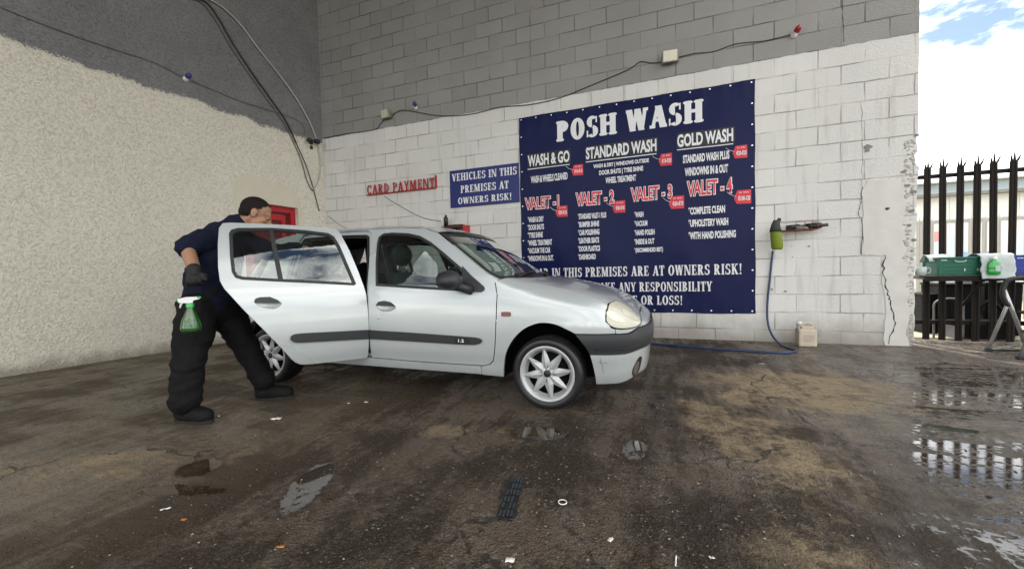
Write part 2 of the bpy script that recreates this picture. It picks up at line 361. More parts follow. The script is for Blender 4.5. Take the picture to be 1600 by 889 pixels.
    r = g.m('MULTIPLY_ADD', film, -.40, .62); r = g.m('ADD', r, sm(n3, .35)); r = g.m('ADD', r, g.m('MULTIPLY', gravel, -.10)); r = g.m('MAXIMUM', r, .13)
    rr = g.n('ShaderNodeMix', data_type='FLOAT'); g.set(rr.inputs[0], water); g.set(rr.inputs[2], r); g.set(rr.inputs[3], g.m('ADD', g.m('MULTIPLY_ADD', water0, -.10, .12), g.m('MULTIPLY', right, .015)))
    nt.links.new(rr.outputs[0], b.inputs['Roughness'])
    nt.links.new(g.m('MULTIPLY_ADD', g.m('MAXIMUM', film, water), .32, .16), b.inputs['Specular IOR Level'])
    dry = g.m('SUBTRACT', 1.0, g.m('MULTIPLY', water0, g.m('MULTIPLY_ADD', right, -.006, 1.0)))
    h = g.m('MULTIPLY', g.m('ADD', g.m('MULTIPLY', g.ss(ag, .6, 0), .5), g.m('MULTIPLY', g.ss(ag2, .6, 0), .5)), g.m('MULTIPLY_ADD', gravel, .85, .12))
    h = g.m('ADD', h, g.m('ADD', g.m('MULTIPLY', n3, 1.2), g.m('MULTIPLY', n4, g.m('MULTIPLY_ADD', gravel, .7, .35)))); h = g.m('ADD', h, g.m('ADD', g.m('MULTIPLY', streak, 1.1), g.m('MULTIPLY', streak2, .7)))
    h = g.m('ADD', h, g.m('ADD', g.m('MULTIPLY', crack, -.8), g.m('MULTIPLY', n5, .25)))
    h = g.m('ADD', h, g.m('ADD', g.m('MULTIPLY', n2, 1.6), g.m('MULTIPLY', g.m('MULTIPLY', streak3, right), 1.6)))
    nt.links.new(g.bump(h, dry, .024), b.inputs['Normal']); return m
M['yard'] = yard()

# ------------------------------------------------------------------ object helpers
def link(name, me, mat=None, parent=None):
    o = bpy.data.objects.new(name, me); COL.objects.link(o)
    if mat is not None and me is not None: me.materials.append(M[mat] if isinstance(mat, str) else mat)
    if parent is not None: o.parent = parent
    return o
def tag(o, label=None, cat=None, group=None, kind=None):
    if label: o['label'] = label
    if cat: o['category'] = cat
    if group: o['group'] = group
    if kind: o['kind'] = kind
    return o
def empty(name, loc=(0, 0, 0), rz=0.0, label=None, cat=None, group=None):
    o = bpy.data.objects.new(name, None); COL.objects.link(o); o.location = loc; o.rotation_euler = (0, 0, rz)
    o.empty_display_size = .1
    return tag(o, label, cat, group)
def copy_tree(o, parent=None):
    c = o.copy(); COL.objects.link(c); c.parent = parent
    for ch in list(o.children): copy_tree(ch, c)
    return c

class MB:
    def __init__(s): s.v = []; s.f = []; s.smooth = []
    def add(s, vs, fs, sm=False):
        k = len(s.v); s.v += [tuple(map(float, q)) for q in vs]
        for f in fs: s.f.append([i+k for i in f]); s.smooth.append(sm)
        return s
    def box(s, c, d, rot=None, bev=0.0):
        cx, cy, cz = c; dx, dy, dz = d[0]/2, d[1]/2, d[2]/2
        if bev > 0:
            b = min(bev, dx*.9, dy*.9, dz*.9)
            bm = bmesh.new(); bmesh.ops.create_cube(bm, size=1, matrix=Matrix.Diagonal((2*dx, 2*dy, 2*dz, 1)))
            bmesh.ops.bevel(bm, geom=bm.edges[:], offset=b, segments=2, affect='EDGES', profile=.6)
            vs = [v.co.copy() for v in bm.verts]; bm.verts.index_update(); fs = [[v.index for v in f.verts] for f in bm.faces]; bm.free()
        else:
            vs = [Vector((a*dx, e*dy, h*dz)) for a in (-1, 1) for e in (-1, 1) for h in (-1, 1)]
            fs = [(0, 1, 3, 2), (4, 6, 7, 5), (0, 4, 5, 1), (2, 3, 7, 6), (0, 2, 6, 4), (1, 5, 7, 3)]
        if rot is not None: vs = [rot @ v for v in vs]
        return s.add([(v[0]+cx, v[1]+cy, v[2]+cz) for v in vs], fs)
    def tube(s, pts, r, n=8, cap=True):
        pts = [Vector(p) for p in pts]; rs = r if isinstance(r, (list, tuple)) else [r]*len(pts)
        T = []
        for i in range(len(pts)):
            a = pts[max(0, i-1)]; b_ = pts[min(len(pts)-1, i+1)]; T.append((b_-a).normalized())
        up = Vector((0, 0, 1)) if abs(T[0].z) < .9 else Vector((1, 0, 0))
        N = (up-T[0]*up.dot(T[0])).normalized(); vs = []
        for i, p in enumerate(pts):
            N = (N-T[i]*N.dot(T[i])).normalized(); B = T[i].cross(N)
            for k in range(n):
                a = 2*math.pi*k/n; vs.append(p+(N*math.cos(a)+B*math.sin(a))*rs[i])
        fs = []
        for i in range(len(pts)-1):
            for k in range(n): fs.append((i*n+k, i*n+(k+1) % n, (i+1)*n+(k+1) % n, (i+1)*n+k))
        s.add(vs, fs, True)
        if cap:
            m = len(pts)-1
            s.add([vs[k] for k in range(n)], [list(range(n))[::-1]]); s.add([vs[m*n+k] for k in range(n)], [list(range(n))])
        return s
    def lathe(s, prof, c=(0, 0, 0), axis='z', n=24, sm=True, squash=(1, 1)):
        vs = []
        for r, h in prof:
            for k in range(n):
                a = 2*math.pi*k/n; x, y = r*math.cos(a)*squash[0], r*math.sin(a)*squash[1]
                p = (x, y, h) if axis == 'z' else ((x, h, y) if axis == 'y' else (h, x, y))
                vs.append((p[0]+c[0], p[1]+c[1], p[2]+c[2]))
        fs = []
        for i in range(len(prof)-1):
            for k in range(n): fs.append((i*n+k, i*n+(k+1) % n, (i+1)*n+(k+1) % n, (i+1)*n+k))
        return s.add(vs, fs, sm)
    def ball(s, c, r, nu=16, nv=10):
        rx, ry, rz = r if isinstance(r, (tuple, list)) else (r, r, r)
        vs = []; fs = []
        for j in range(nv+1):
            t = math.pi*j/nv
            for k in range(nu):
                a = 2*math.pi*k/nu; vs.append((c[0]+rx*math.sin(t)*math.cos(a), c[1]+ry*math.sin(t)*math.sin(a), c[2]+rz*math.cos(t)))
        for j in range(nv):
            for k in range(nu): fs.append((j*nu+k, (j+1)*nu+k, (j+1)*nu+(k+1) % nu, j*nu+(k+1) % nu))
        return s.add(vs, fs, True)
    def prism(s, poly, depth, to3):
        """poly in 2-D, to3(a,b,h) -> 3-D point; solid between h=0 and h=depth"""
        n = len(poly)
        s.add([to3(a, b, 0) for a, b in poly]+[to3(a, b, depth) for a, b in poly],
              [list(range(n))[::-1], [n+i for i in range(n)]]+[(i, (i+1) % n, n+(i+1) % n, n+i) for i in range(n)]); return s
    def build(s, name, mat, parent=None, recalc=True, loc=None):
        me = bpy.data.meshes.new(name); me.from_pydata(s.v, [], s.f)
        me.polygons.foreach_set('use_smooth', s.smooth)
        if recalc:
            bm = bmesh.new(); bm.from_mesh(me); bmesh.ops.remove_doubles(bm, verts=bm.verts, dist=1e-6)
            bmesh.ops.recalc_face_normals(bm, faces=bm.faces); bm.to_mesh(me); bm.free()
        me.update(); o = link(name, me, mat, parent)
        if loc is not None: o.location = loc
        return o

def spline(pts, n=6, closed=False):
    P = [np.array(p, float) for p in pts]; out = []; m = len(P)
    rng_ = range(m if closed else m-1)
    for i in rng_:
        p0 = P[(i-1) % m] if closed or i > 0 else 2*P[0]-P[1]
        p1, p2 = P[i], P[(i+1) % m]
        p3 = P[(i+2) % m] if closed or i+2 < m else 2*P[-1]-P[-2]
        for k in range(n):
            t = k/n
            out.append(.5*((2*p1)+(-p0+p2)*t+(2*p0-5*p1+4*p2-p3)*t*t+(-p0+3*p1-3*p2+p3)*t**3))
    if not closed: out.append(P[-1])
    return out
def chaikin(pts, it=1):
    P = [np.array(p, float) for p in pts]
    for _ in range(it):
        Q = []
        for i in range(len(P)):
            a, b = P[i], P[(i+1) % len(P)]; Q += [.75*a+.25*b, .25*a+.75*b]
        P = Q
    return P
def pchip(xs, ys):
    xs = np.array(xs, float); ys = np.array(ys, float); h = np.diff(xs); d = np.diff(ys)/h; m = np.zeros(len(xs))
    m[0], m[-1] = d[0], d[-1]
    for i in range(1, len(xs)-1):
        if d[i-1]*d[i] > 0:
            w1, w2 = 2*h[i]+h[i-1], h[i]+2*h[i-1]; m[i] = (w1+w2)/(w1/d[i-1]+w2/d[i])
    def f(x):
        x = np.clip(x, xs[0], xs[-1]); i = np.clip(np.searchsorted(xs, x)-1, 0, len(xs)-2); t = (x-xs[i])/h[i]
        return ((1+2*t)*(1-t)**2*ys[i]+t*(1-t)**2*h[i]*m[i]+t*t*(3-2*t)*ys[i+1]+t*t*(t-1)*h[i]*m[i+1])
    return f

# ------------------------------------------------------------------ lettering
def sans(body, rect, Yp, mat, name, parent, bold=.0, depth=.0006):
    """block letters filling rect=(x0,x1,z0,z1) on a wall that faces -Y at Y=Yp"""
    c = bpy.data.curves.new(name, 'FONT'); c.body = body; c.size = 1; c.offset = bold; c.resolution_u = 3; c.fill_mode = 'FRONT'
    o = bpy.data.objects.new(name, c); COL.objects.link(o)
    me = bpy.data.meshes.new_from_object(o.evaluated_get(bpy.context.evaluated_depsgraph_get())); bpy.data.objects.remove(o); bpy.data.curves.remove(c)
    n = len(me.vertices); co = np.empty(n*3); me.vertices.foreach_get('co', co); co = co.reshape(-1, 3)
    a, b_ = co.min(0), co.max(0); x0, x1, z0, z1 = rect
    nc = np.empty_like(co); nc[:, 0] = x0+(co[:, 0]-a[0])/(b_[0]-a[0])*(x1-x0); nc[:, 2] = z0+(co[:, 1]-a[1])/(b_[1]-a[1])*(z1-z0); nc[:, 1] = Yp
    me.vertices.foreach_set('co', nc.ravel()); me.name = name; me.materials.clear(); me.update()
    return link(name, me, mat, parent)

def serif_glyphs(S_=.19, T_=.075, H=.075, O_=.065):
    def rect(x0, y0, x1, y1): return [(x0, y0), (x1, y0), (x1, y1), (x0, y1)]
    def rnd(q): return [tuple(a) for a in chaikin(q, 2)] if H > .1 else q
    def V(x, y0=0, y1=1, w=S_, top=True, bot=True, l=1, r=1):
        P = [rect(x-w/2, y0, x+w/2, y1)]
        if top: P.append(rnd(rect(x-w/2-O_*l, y1-H, x+w/2+O_*r, y1)))
        if bot: P.append(rnd(rect(x-w/2-O_*l, y0, x+w/2+O_*r, y0+H)))
        return P
    def Dg(x0, y0, x1, y1, w): return [[(x0-w/2, y0), (x0+w/2, y0), (x1+w/2, y1), (x1-w/2, y1)]]
    def arc(cx, cy, rx, ry, a0, a1, wt=S_, hn=T_+.02, n=18):
        P = []; A = [R_(a0+(a1-a0)*i/n) for i in range(n+1)]
        o = [(cx+rx*math.cos(a), cy+ry*math.sin(a)) for a in A]; q = [(cx+(rx-wt)*math.cos(a), cy+(ry-hn)*math.sin(a)) for a in A]
        for i in range(n): P.append([o[i], o[i+1], q[i+1], q[i]])
        return P
    t = T_
    G_ = {
     'I': (V(.2), .4), 'H': (V(.18)+V(.64)+[rect(.2, .46, .62, .46+t+.01)], .82),
     'E': (V(.18, r=0)+[rect(.1, 1-H, .56, 1), rect(.1, 0, .58, H), rect(.2, .46, .44, .54), rect(.50, .74, .565, 1), rect(.515, 0, .585, .28), rect(.40, .37, .45, .63)], .64),
     'L': (V(.18, r=0)+[rect(.1, 0, .56, H), rect(.5, 0, .57, .32)], .62),
     'T': (V(.32, top=False)+[rect(.02, 1-H, .62, 1), rect(.02, .70, .085, 1), rect(.555, .70, .62, 1)], .64),
     'P': (V(.18)+arc(.28, .72, .34, .28, -90, 90), .66),
     'R': (V(.18)+arc(.28, .73, .33, .27, -90, 90)+Dg(.58, 0, .36, .50, S_)+[rect(.48, 0, .74, H)], .76),
     'D': (V(.18)+arc(.26, .5, .46, .5, -90, 90), .76),
     'B': (V(.18)+arc(.28, .75, .30, .25, -90, 90)+arc(.28, .26, .36, .26, -90, 90), .70),
     'O': (arc(.38, .5, .36, .52, 0, 360, n=30), .76), 'C': (arc(.37, .5, .35, .52, 48, 318, n=26)+[rect(.54, .70, .62, .98)], .68),
     'G': (arc(.37, .5, .35, .52, 48, 320, n=26)+[rect(.54, .70, .62, .98)]+[rect(.50, .04, .66, .46), rect(.42, .40, .74, .47)], .76),
     'S': (arc(.31, .735, .27, .275, 35, 262, S_*.9, .105)+arc(.31, .275, .29, .285, 82, -142, S_*.9, .105)+[rect(.48, .68, .55, .97), rect(.03, .02, .10, .33)], .62),
     'A': (Dg(.14, 0, .38, 1, t+.02)+Dg(.62, 0, .40, 1, S_+.02)+[rect(.22, .28, .56, .28+t), rect(.0, 0, .26, H), rect(.46, 0, .78, H)], .78),
     'V': (Dg(.38, 0, .16, 1, S_+.02)+Dg(.40, 0, .60, 1, t+.02)+[rect(.0, 1-H, .30, 1), rect(.48, 1-H, .74, 1)], .74),
     'Y': (Dg(.36, .40, .15, 1, S_)+Dg(.40, .40, .60, 1, t+.02)+V(.38, 0, .5, top=False)+[rect(.0, 1-H, .28, 1), rect(.48, 1-H, .74, 1)], .74),
     'W': (Dg(.32, 0, .15, 1, S_)+Dg(.34, 0, .50, 1, t+.02)+Dg(.72, 0, .54, 1, S_)+Dg(.74, 0, .90, 1, t+.02)+[rect(.0, 1-H, .28, 1), rect(.40, 1-H, .66, 1), rect(.79, 1-H, 1.03, 1)], 1.03),
     'M': (V(.13, w=t+.02)+Dg(.46, .02, .19, 1, S_)+Dg(.47, .02, .72, 1, t+.02)+V(.78), .98),
     'N': (V(.13, w=t+.02)+Dg(.64, 0, .19, 1, S_)+V(.70, w=t+.02, bot=False), .84),
     'K': (V(.18)+Dg(.26, .42, .58, 1, t+.03)+Dg(.62, 0, .36, .56, S_)+[rect(.46, 1-H, .72, 1), rect(.50, 0, .78, H)], .78),
     '!': ([[(.14, .3), (.22, .3), (.27, 1), (.09, 1)], rect(.10, 0, .26, .17)], .36), ' ': ([], .34)}
    return G_
FONT = {'bold': serif_glyphs(.21, .08, .085, .062), 'cooper': serif_glyphs(.285, .14, .14, .062), 'thin': serif_glyphs(.12, .06, .055, .06)}
def serif(body, rect, Yp, mat, name, parent, font='bold', depth=.0015, gap=.06):
    GL = FONT[font]; x = 0; polys = []
    for ch in body:
        P, wd = GL[ch]
        for q in P: polys.append([(a+x, b) for a, b in q])
        x += wd+gap
    x -= gap; x0, x1, z0, z1 = rect; mb = MB()
    for i, q in enumerate(polys):
        d = depth+.00006*(i % 9)
        mb.prism([(x0+a/x*(x1-x0), z0+b*(z1-z0)) for a, b in q], d, lambda a, b, h: (a, Yp-h, b))
    return mb.build(name, mat, parent)
def wrect(l, r, ytop_l, ybot_l, Y=0.0):
    """wall rectangle from the left end (x,ytop,ybot) and the right end x of a line of writing"""
    a = wall(l, ytop_l, Y); b = wall(l, ybot_l, Y); c = wall(r, ybot_l, Y)
    return (a[0], c[0], b[2], a[2])

# ------------------------------------------------------------------ setting: ground, walls, roof
def lw3(a, z, off=0.0):
    p = LO+LD*a+LN*off; return (p[0], p[1], z)
mb = MB()
xs = sorted(set([-60, -30, -12, -4]+[round(-1+.25*i, 3) for i in range(0, 45)]+[14, 24, 45, 80]))
ys = sorted(set([-60, -35, -20, -11]+[round(-7+.25*i, 3) for i in range(0, 31)]+[3, 8]))
vs = []; fs = []
for j, y in enumerate(ys):
    for x in xs: vs.append((x, y, 0))
nx_ = len(xs)
for j in range(len(ys)-1):
    for i in range(nx_-1): fs.append((j*nx_+i, j*nx_+i+1, (j+1)*nx_+i+1, (j+1)*nx_+i))
mb.add(vs, fs); tag(mb.build('ground', 'yard'), kind='structure')
mb = MB(); mb.add([(8.0, .72, .004), (80, .72, .004), (80, 80, .004), (8.0, 80, .004)], [(0, 1, 2, 3)])
tag(mb.build('yard_pavement', 'concrete_out'), kind='structure')

# back wall: right end is a little ragged
edge = [(8.139, 7.6), (8.139, 2.42)]
r2 = random.Random(3); z = 2.36
while z > .02:
    k = (2.4-z)/2.4
    edge.append((8.135-.035*k+r2.uniform(-.022, .022), z)); z -= r2.uniform(.03, .11)
edge.append((8.098, -.05))
bw = empty('block_wall', (3.8, .12, 0), 0, 'tall concrete block wall painted white below and grey above, carrying the signs', 'wall')
BWI = Matrix.Translation((-3.8, -.12, 0))
def wchild(o):
    o.parent = bw; o.matrix_parent_inverse = BWI; return o
mb = MB(); poly = [(-.51, -.05)]+edge[::-1]+[(-.51, 7.6)]
mb.prism(poly, .25, lambda a, b, h: (a, h, b)); wchild(mb.build('blockwork', 'block'))
# smooth plaster strip with ragged left edge at the wall's end
pl = [wall(1381, 541)[[0, 2]], wall(1383, 480)[[0, 2]], wall(1377, 430)[[0, 2]], wall(1379, 400)[[0, 2]], wall(1347, 398)[[0, 2]], wall(1349, 345)[[0, 2]], wall(1346, 300)[[0, 2]], wall(1356, 282)[[0, 2]], wall(1395, 280)[[0, 2]]]
pj = []
for i in range(len(pl)-1):
    for k in range(5):
        t = k/5; q = pl[i]*(1-t)+pl[i+1]*t; pj.append((q[0]+r2.uniform(-.012, .012), q[1]+r2.uniform(-.008, .008)))
right = []
z = wall(1415, 285)[2]
while z > .03:
    right.append((wall(1416, 420)[0]+.02+r2.uniform(-.035, .02)-(.04 if 1.0 < z < 1.9 else 0), z)); z -= r2.uniform(.04, .10)
pj[0] = (pj[0][0], .003)
poly = pj+right+[(right[-1][0], .003)]
mb = MB(); mb.prism(poly, .006, lambda a, b, h: (a, -h, b)); wchild(mb.build('plaster_patch', 'plaster'))
# broken rubble edge
mb = MB()
for i in range(300):
    z = r2.uniform(.05, 2.36); x = 8.09+r2.uniform(-.075, .02)+(-.05 if 1.0 < z < 1.9 and r2.random() < .5 else 0)
    s_ = r2.uniform(.005, .016); mb.ball((x, .000, z), (s_*1.3, s_*.45, s_*r2.uniform(.6, 1.3)), 6, 4)
wchild(mb.build('broken_edge', 'rubble'))
# cracks and chips in the wall
def ribbon(mb, pts, wdt, yoff, jit=.01, seg=5):
    P = []
    for i in range(len(pts)-1):
        for k in range(seg):
            t = k/seg; P.append((pts[i][0]*(1-t)+pts[i+1][0]*t+r2.uniform(-jit, jit), pts[i][1]*(1-t)+pts[i+1][1]*t))
    P.append(pts[-1]); vs = []; fs = []
    for i, (a, b) in enumerate(P):
        hw = wdt*r2.uniform(.35, 1.3)/2; vs += [(a-hw, yoff, b), (a+hw, yoff, b)]
        if i: fs.append((2*i-2, 2*i-1, 2*i+1, 2*i))
    mb.add(vs, fs)
mb = MB()
W2 = lambda *p: [tuple(wall(x, y)[[0, 2]]) for x, y in p]
ribbon(mb, W2((1382, 398), (1379, 425), (1386, 455), (1390, 470), (1396, 492), (1397, 505), (1388, 537)), .013, -.0085, .012)
ribbon(mb, W2((1347, 282), (1346, 310), (1341, 330), (1347, 352), (1345, 398)), .006, -.0085, .012)
ribbon(mb, W2((1317, 0), (1316, 30), (1318, 66)), .008, -.003, .008)
ribbon(mb, W2((1346, 160), (1346, 210), (1348, 280)), .003, -.003, .010)
ribbon(mb, W2((829, 10), (829, 90), (828, 150)), .003, -.003, .006)
wchild(mb.build('wall_crack', 'crackfill'))
mb = MB()
for px, py, s_ in ((1356, 230, .05), (1386, 326, .03), (1264, 385, .018), (1236, 385, .01), (1238, 402, .012), (1206, 452, .02), (1227, 455, .02), (1385, 327, .02), (1428, 375, .03), (1355, 236, .03), (1424, 330, .035), (1420, 352, .03), (1426, 300, .04), (1418, 290, .03), (1424, 392, .02), (1412, 268, .03), (901, 24, .012), (645, 38, .012), (1432, 212, .03)):
    c_ = wall(px, py); n = 9; q = [(c_[0]+s_*r2.uniform(.5, 1)*math.cos(2*math.pi*k/n), c_[2]+.7*s_*r2.uniform(.5, 1)*math.sin(2*math.pi*k/n)) for k in range(n)]
    mb.prism(q, .003, lambda a, b, h: (a, -.006-h, b))
wchild(mb.build('wall_chip', 'junk2'))

# left wall with a doorway
lw = empty('pebbledash_wall', lw3(3, 0, -.1), 0, 'long pebbledashed side wall, cream below a wavy grey top band', 'wall')
LWI = Matrix.Translation(Vector(lw3(3, 0, -.1))).inverted()
def lchild(o):
    o.parent = lw; o.matrix_parent_inverse = LWI; return o
DA0, DA1, DZ = .555, 1.47, 2.165
mb = MB()
for a0, a1, z0, z1 in ((0, DA0, -.05, 7.6), (DA1, 9, -.05, 7.6), (DA0, DA1, DZ, 7.6)):
    mb.prism([(a0, z0), (a1, z0), (a1, z1), (a0, z1)], -.25, lambda a, b, h: lw3(a, b, h))
lchild(mb.build('pebbledash_face', 'dash', recalc=True))
# smooth render round the doorway, 5 mm proud
mb = MB(); P = []
for px, py in ((365, 330), (364, 290), (370, 276), (392, 272), (410, 278), (430, 288), (448, 290), (462, 300), (470, 318)):
    q = lwall(px, py); P.append(((q-LO)@LD, q[2]))
P2 = []
for i in range(len(P)-1):
    for k in range(4):
        t = k/4; P2.append((P[i][0]*(1-t)+P[i+1][0]*t+r2.uniform(-.012, .012), P[i][1]*(1-t)+P[i+1][1]*t+r2.uniform(-.012, .012)))
top = P2+[(DA0-.07, 2.14)]
a_l = P2[0][0]
mb.prism(top+[(DA0-.07, .02), (DA0, .02), (DA0, DZ), (DA1, DZ), (DA1, .02), (a_l, .02)], .006, lambda a, b, h: lw3(a, b, h))
lchild(mb.build('smooth_render', 'render'))
# red door in the reveal
dr = empty('red_door', lw3((DA0+DA1)/2, 0, -.16), 0, 'dark red door and red frame set in the cream side wall', 'door')
DRI = Matrix.Translation(Vector(lw3((DA0+DA1)/2, 0, -.16))).inverted()
def dchild(o): o.parent = dr; o.matrix_parent_inverse = DRI; return o
mb = MB()
for a0, a1, z0, z1 in ((DA0+.003, DA0+.085, .0, DZ-.003), (DA1-.085, DA1-.003, 0, DZ-.003), (DA0+.085, DA1-.085, DZ-.095, DZ-.003)):
    mb.prism([(a0, z0), (a1, z0), (a1, z1), (a0, z1)], -.09, lambda a, b, h: lw3(a, b, h-.07))
dchild(mb.build('door_frame', 'redpaint'))
mb = MB(); mb.prism([(DA0+.087, .01), (DA1-.087, .01), (DA1-.087, DZ-.098), (DA0+.087, DZ-.098)], -.045, lambda a, b, h: lw3(a, b, h-.13))
dchild(mb.build('door_leaf', 'darkred'))
mb = MB()
for a0, a1, z0, z1 in ((.72, .79, .1, 2.03), (1.28, 1.35, .1, 2.03), (.79, 1.28, 1.93, 2.03), (.79, 1.28, 1.02, 1.12), (.79, 1.28, .1, .22)):
    mb.prism([(a0, z0), (a1, z0), (a1, z1), (a0, z1)], .022, lambda a, b, h: lw3(a, b, h-.1285))
dchild(mb.build('door_stile', 'redpaint'))

# roof high over the bay, open towards the yard behind the camera and to the right
mb = MB(); ribs = 46
for i in range(ribs):
    x0 = -1.6+i*.225; mb.add([(x0, .3, 7.62), (x0+.12, .3, 7.62), (x0+.15, .3, 7.67), (x0+.225, .3, 7.67), (x0, -10.6, 7.42), (x0+.12, -10.6, 7.42), (x0+.15, -10.6, 7.47), (x0+.225, -10.6, 7.47)],
        [(0, 1, 5, 4), (1, 2, 6, 5), (2, 3, 7, 6)])
    if i: pass
mb.add([(-1.6, .3, 7.75), (8.75, .3, 7.75), (8.75, -10.6, 7.55), (-1.6, -10.6, 7.55)], [(0, 1, 2, 3)])
tag(mb.build('roof', 'roofing'), kind='structure')

# ------------------------------------------------------------------ the big price banner
bn = empty('price_banner', (4.966, -.012, .35), 0, 'huge navy vinyl price banner headed POSH WASH on the block wall', 'banner')
BI = Matrix.Translation((-4.966, .012, -.35))
def bch(o): o.matrix_parent_inverse = BI; return o
mb = MB(); x0, x1, z0, z1 = 3.392, 6.540, .350, 3.307

def sheet_y(x, z):
    u, v = (x-x0)/(x1-x0), (z-z0)/(z1-z0); e_ = max(0, min(u, 1-u)*min(v, 1-v)); f_ = min(1, e_*12)
    return -.006-f_*(.014*(.5+.5*math.sin(3.1*x+1.3*z+.6*math.sin(2*z)))+.004*(1+math.sin(7.3*x+4.1*z+math.sin(3*x))))-.006*max(0, .25-abs(((u*13) % 1)-.5))*4*max(0, 1-min(v, 1-v)*9)
nxg, nzg = 110, 90; vs = []; fs = []
for j in range(nzg+1):
    for i in range(nxg+1):
        u, v = i/nxg, j/nzg; x, z = x0+u*(x1-x0), z0+v*(z1-z0)
        e_ = min(u, 1-u)*min(v, 1-v)
        y = sheet_y(x, z)
        if u in (0, 1) or v in (0, 1): z += .004*math.sin(7*x)*(v in (0, 1)); x += .003*math.sin(8*z)*(u in (0, 1))
        vs.append((x, y, z))
for j in range(nzg):
    for i in range(nxg): a = j*(nxg+1)+i; fs.append((a, a+1, a+nxg+2, a+nxg+1))
mb.add(vs, fs, True); o = mb.build('vinyl_sheet', 'vinyl', bn, recalc=False); bch(o)
mb = MB(); mb.lathe([(.004, -.012), (.011, -.012), (.012, -.021), (.009, -.024), (.004, -.022)], (0, 0, 0), 'y', 10)
ey = bch(mb.build('eyelet', 'chrome', bn)); spots = [(x0+.04+i*(x1-x0-.08)/13, zz) for i in range(14) for zz in (z0+.035, z1-.035)]+[(xx, z0+.035+j*(z1-z0-.07)/11) for j in range(1, 11) for xx in (x0+.035, x1-.035)]
for k, (ex, ez) in enumerate(spots):
    o = ey if k == 0 else ey.copy()
    if k: COL.objects.link(o); o.parent = bn; bch(o)
    o.location = (ex, 0, ez)
YB = -.024
def bl(body, l, r, yt, yb, mat='white', fn=sans, Y=YB, name='lettering', **k):
    o = fn(body, wrect(l, r, yt, yb, YB), Y, mat, name, bn, **k); return bch(o)
bl('POSH WASH', 869, 1099, 190, 222, fn=serif, font='cooper')
def strip_(mb, xa, xb, za, zb_, Y, n=40, m=5):
    vs = [(xa+(xb-xa)*i/n, Y, za+(zb_-za)*j/m) for j in range(m+1) for i in range(n+1)]
    mb.add(vs, [(j*(n+1)+i, j*(n+1)+i+1, (j+1)*(n+1)+i+1, (j+1)*(n+1)+i) for j in range(m) for i in range(n)])
def rule(l, r, yl, th, mat='white', Y=YB):
    a = wall(l, yl, YB); b = wall(r, yl, YB); mb = MB(); strip_(mb, a[0], b[0], a[2]-th, a[2], Y-.0008)
    return bch(mb.build('underline', mat, bn))
for body, l, r, yt, yb in (('WASH & GO', 824, 890, 243, 261), ('STANDARD WASH', 915, 1026, 231, 249.5), ('GOLD WASH', 1058, 1146, 211, 231)):
    rc = wrect(l, r, yt, yb, YB)
    mb = MB(); strip_(mb, rc[0]-.005, rc[1]+.02, rc[2]-.02, rc[3]+.02, YB+.0008)
    bch(mb.build('heading_shadow', 'navy_ink', bn))
    bch(sans(body, rc, YB-.001, 'white', 'heading', bn, bold=.035)); rule(l, r, yb+3.2, .012, Y=YB-.0008)
for body, l, r, yt, yb in (('WASH & WHEELS CLEANED', 829, 887, 275.5, 286.5), ('WASH & DRY | WINDOWS OUTSIDE', 927, 1014, 257, 265), ('DOOR SHUTS | TYRE SHINE', 936, 1005, 266.5, 276), ('WHEEL TREATMENT', 946, 994, 277.5, 287),
        ('STANDARD WASH PLUS', 1067, 1140, 243, 256), ('WINDOWNS IN & OUT', 1070, 1138, 263, 276)):
    bl(body, l, r, yt, yb, bold=.04)
for body, l, r, yt, yb in (('VALET -1', 820, 873, 310, 328), ('VALET - 2', 900, 959, 302, 322), ('VALET - 3', 986, 1050, 294, 315), ('VALET - 4', 1074, 1144, 284, 307)):
    a = wrect(l, r, yt, yb, YB); e_ = .010
    bch(sans(body, (a[0]-e_, a[1]+e_, a[2]-e_, a[3]+e_), YB, 'white', 'outline', bn, bold=.075))
    bch(sans(body, a, YB-.0015, 'red', 'heading', bn, bold=.022))
cols = [(['*WASH & DRY', '*DOOR SHUTS', '*TYRE SHINE', '*WHEEL TREATMENT', '*VACUUM THE CAR', '*WINDOWS IN & OUT.'], 824, [849.5, 850, 848, 862.5, 860, 865], 339, 348, 12.1),
        (['*STANDARD VALET-1 PLUS', '*BUMPER SHINE', '*CAR POLISHING', '*LEATHER SEATS', '*DOOR PLASTICS', '*DASHBOARD'], 903, [947, 936, 936.5, 936, 937.5, 931], 334, 343, 12.6),
        (['*WASH', '*VACUUM', '*HAND POLISH', '*INSIDE & OUT', '*(RECOMMENDED BEST)'], 991, [1005.5, 1011.5, 1023, 1022.5, 1036], 331, 340, 14.1),
        (['*COMPLETE CLEAN', '*UPHOLSTERY WASH', '*WITH HAND POLISHING'], 1075.5, [1133, 1138, 1150], 324, 336, 19.2)]
for lines, l, rs, yt, yb, st in cols:
    for i, (t_, r) in enumerate(zip(lines, rs)): bl(t_, l, r, yt+i*st, yb+i*st, bold=.042)
bl('CAR IN THIS PREMISES ARE AT OWNERS RISK!', 833, 1160, 420, 434, fn=serif)
bl('DO NOT TAKE ANY RESPONSIBILITY', 880, 1113, 442.5, 456, fn=serif)
bl('DAMAGE OR LOSS!', 938, 1067, 462, 475.5, fn=serif)
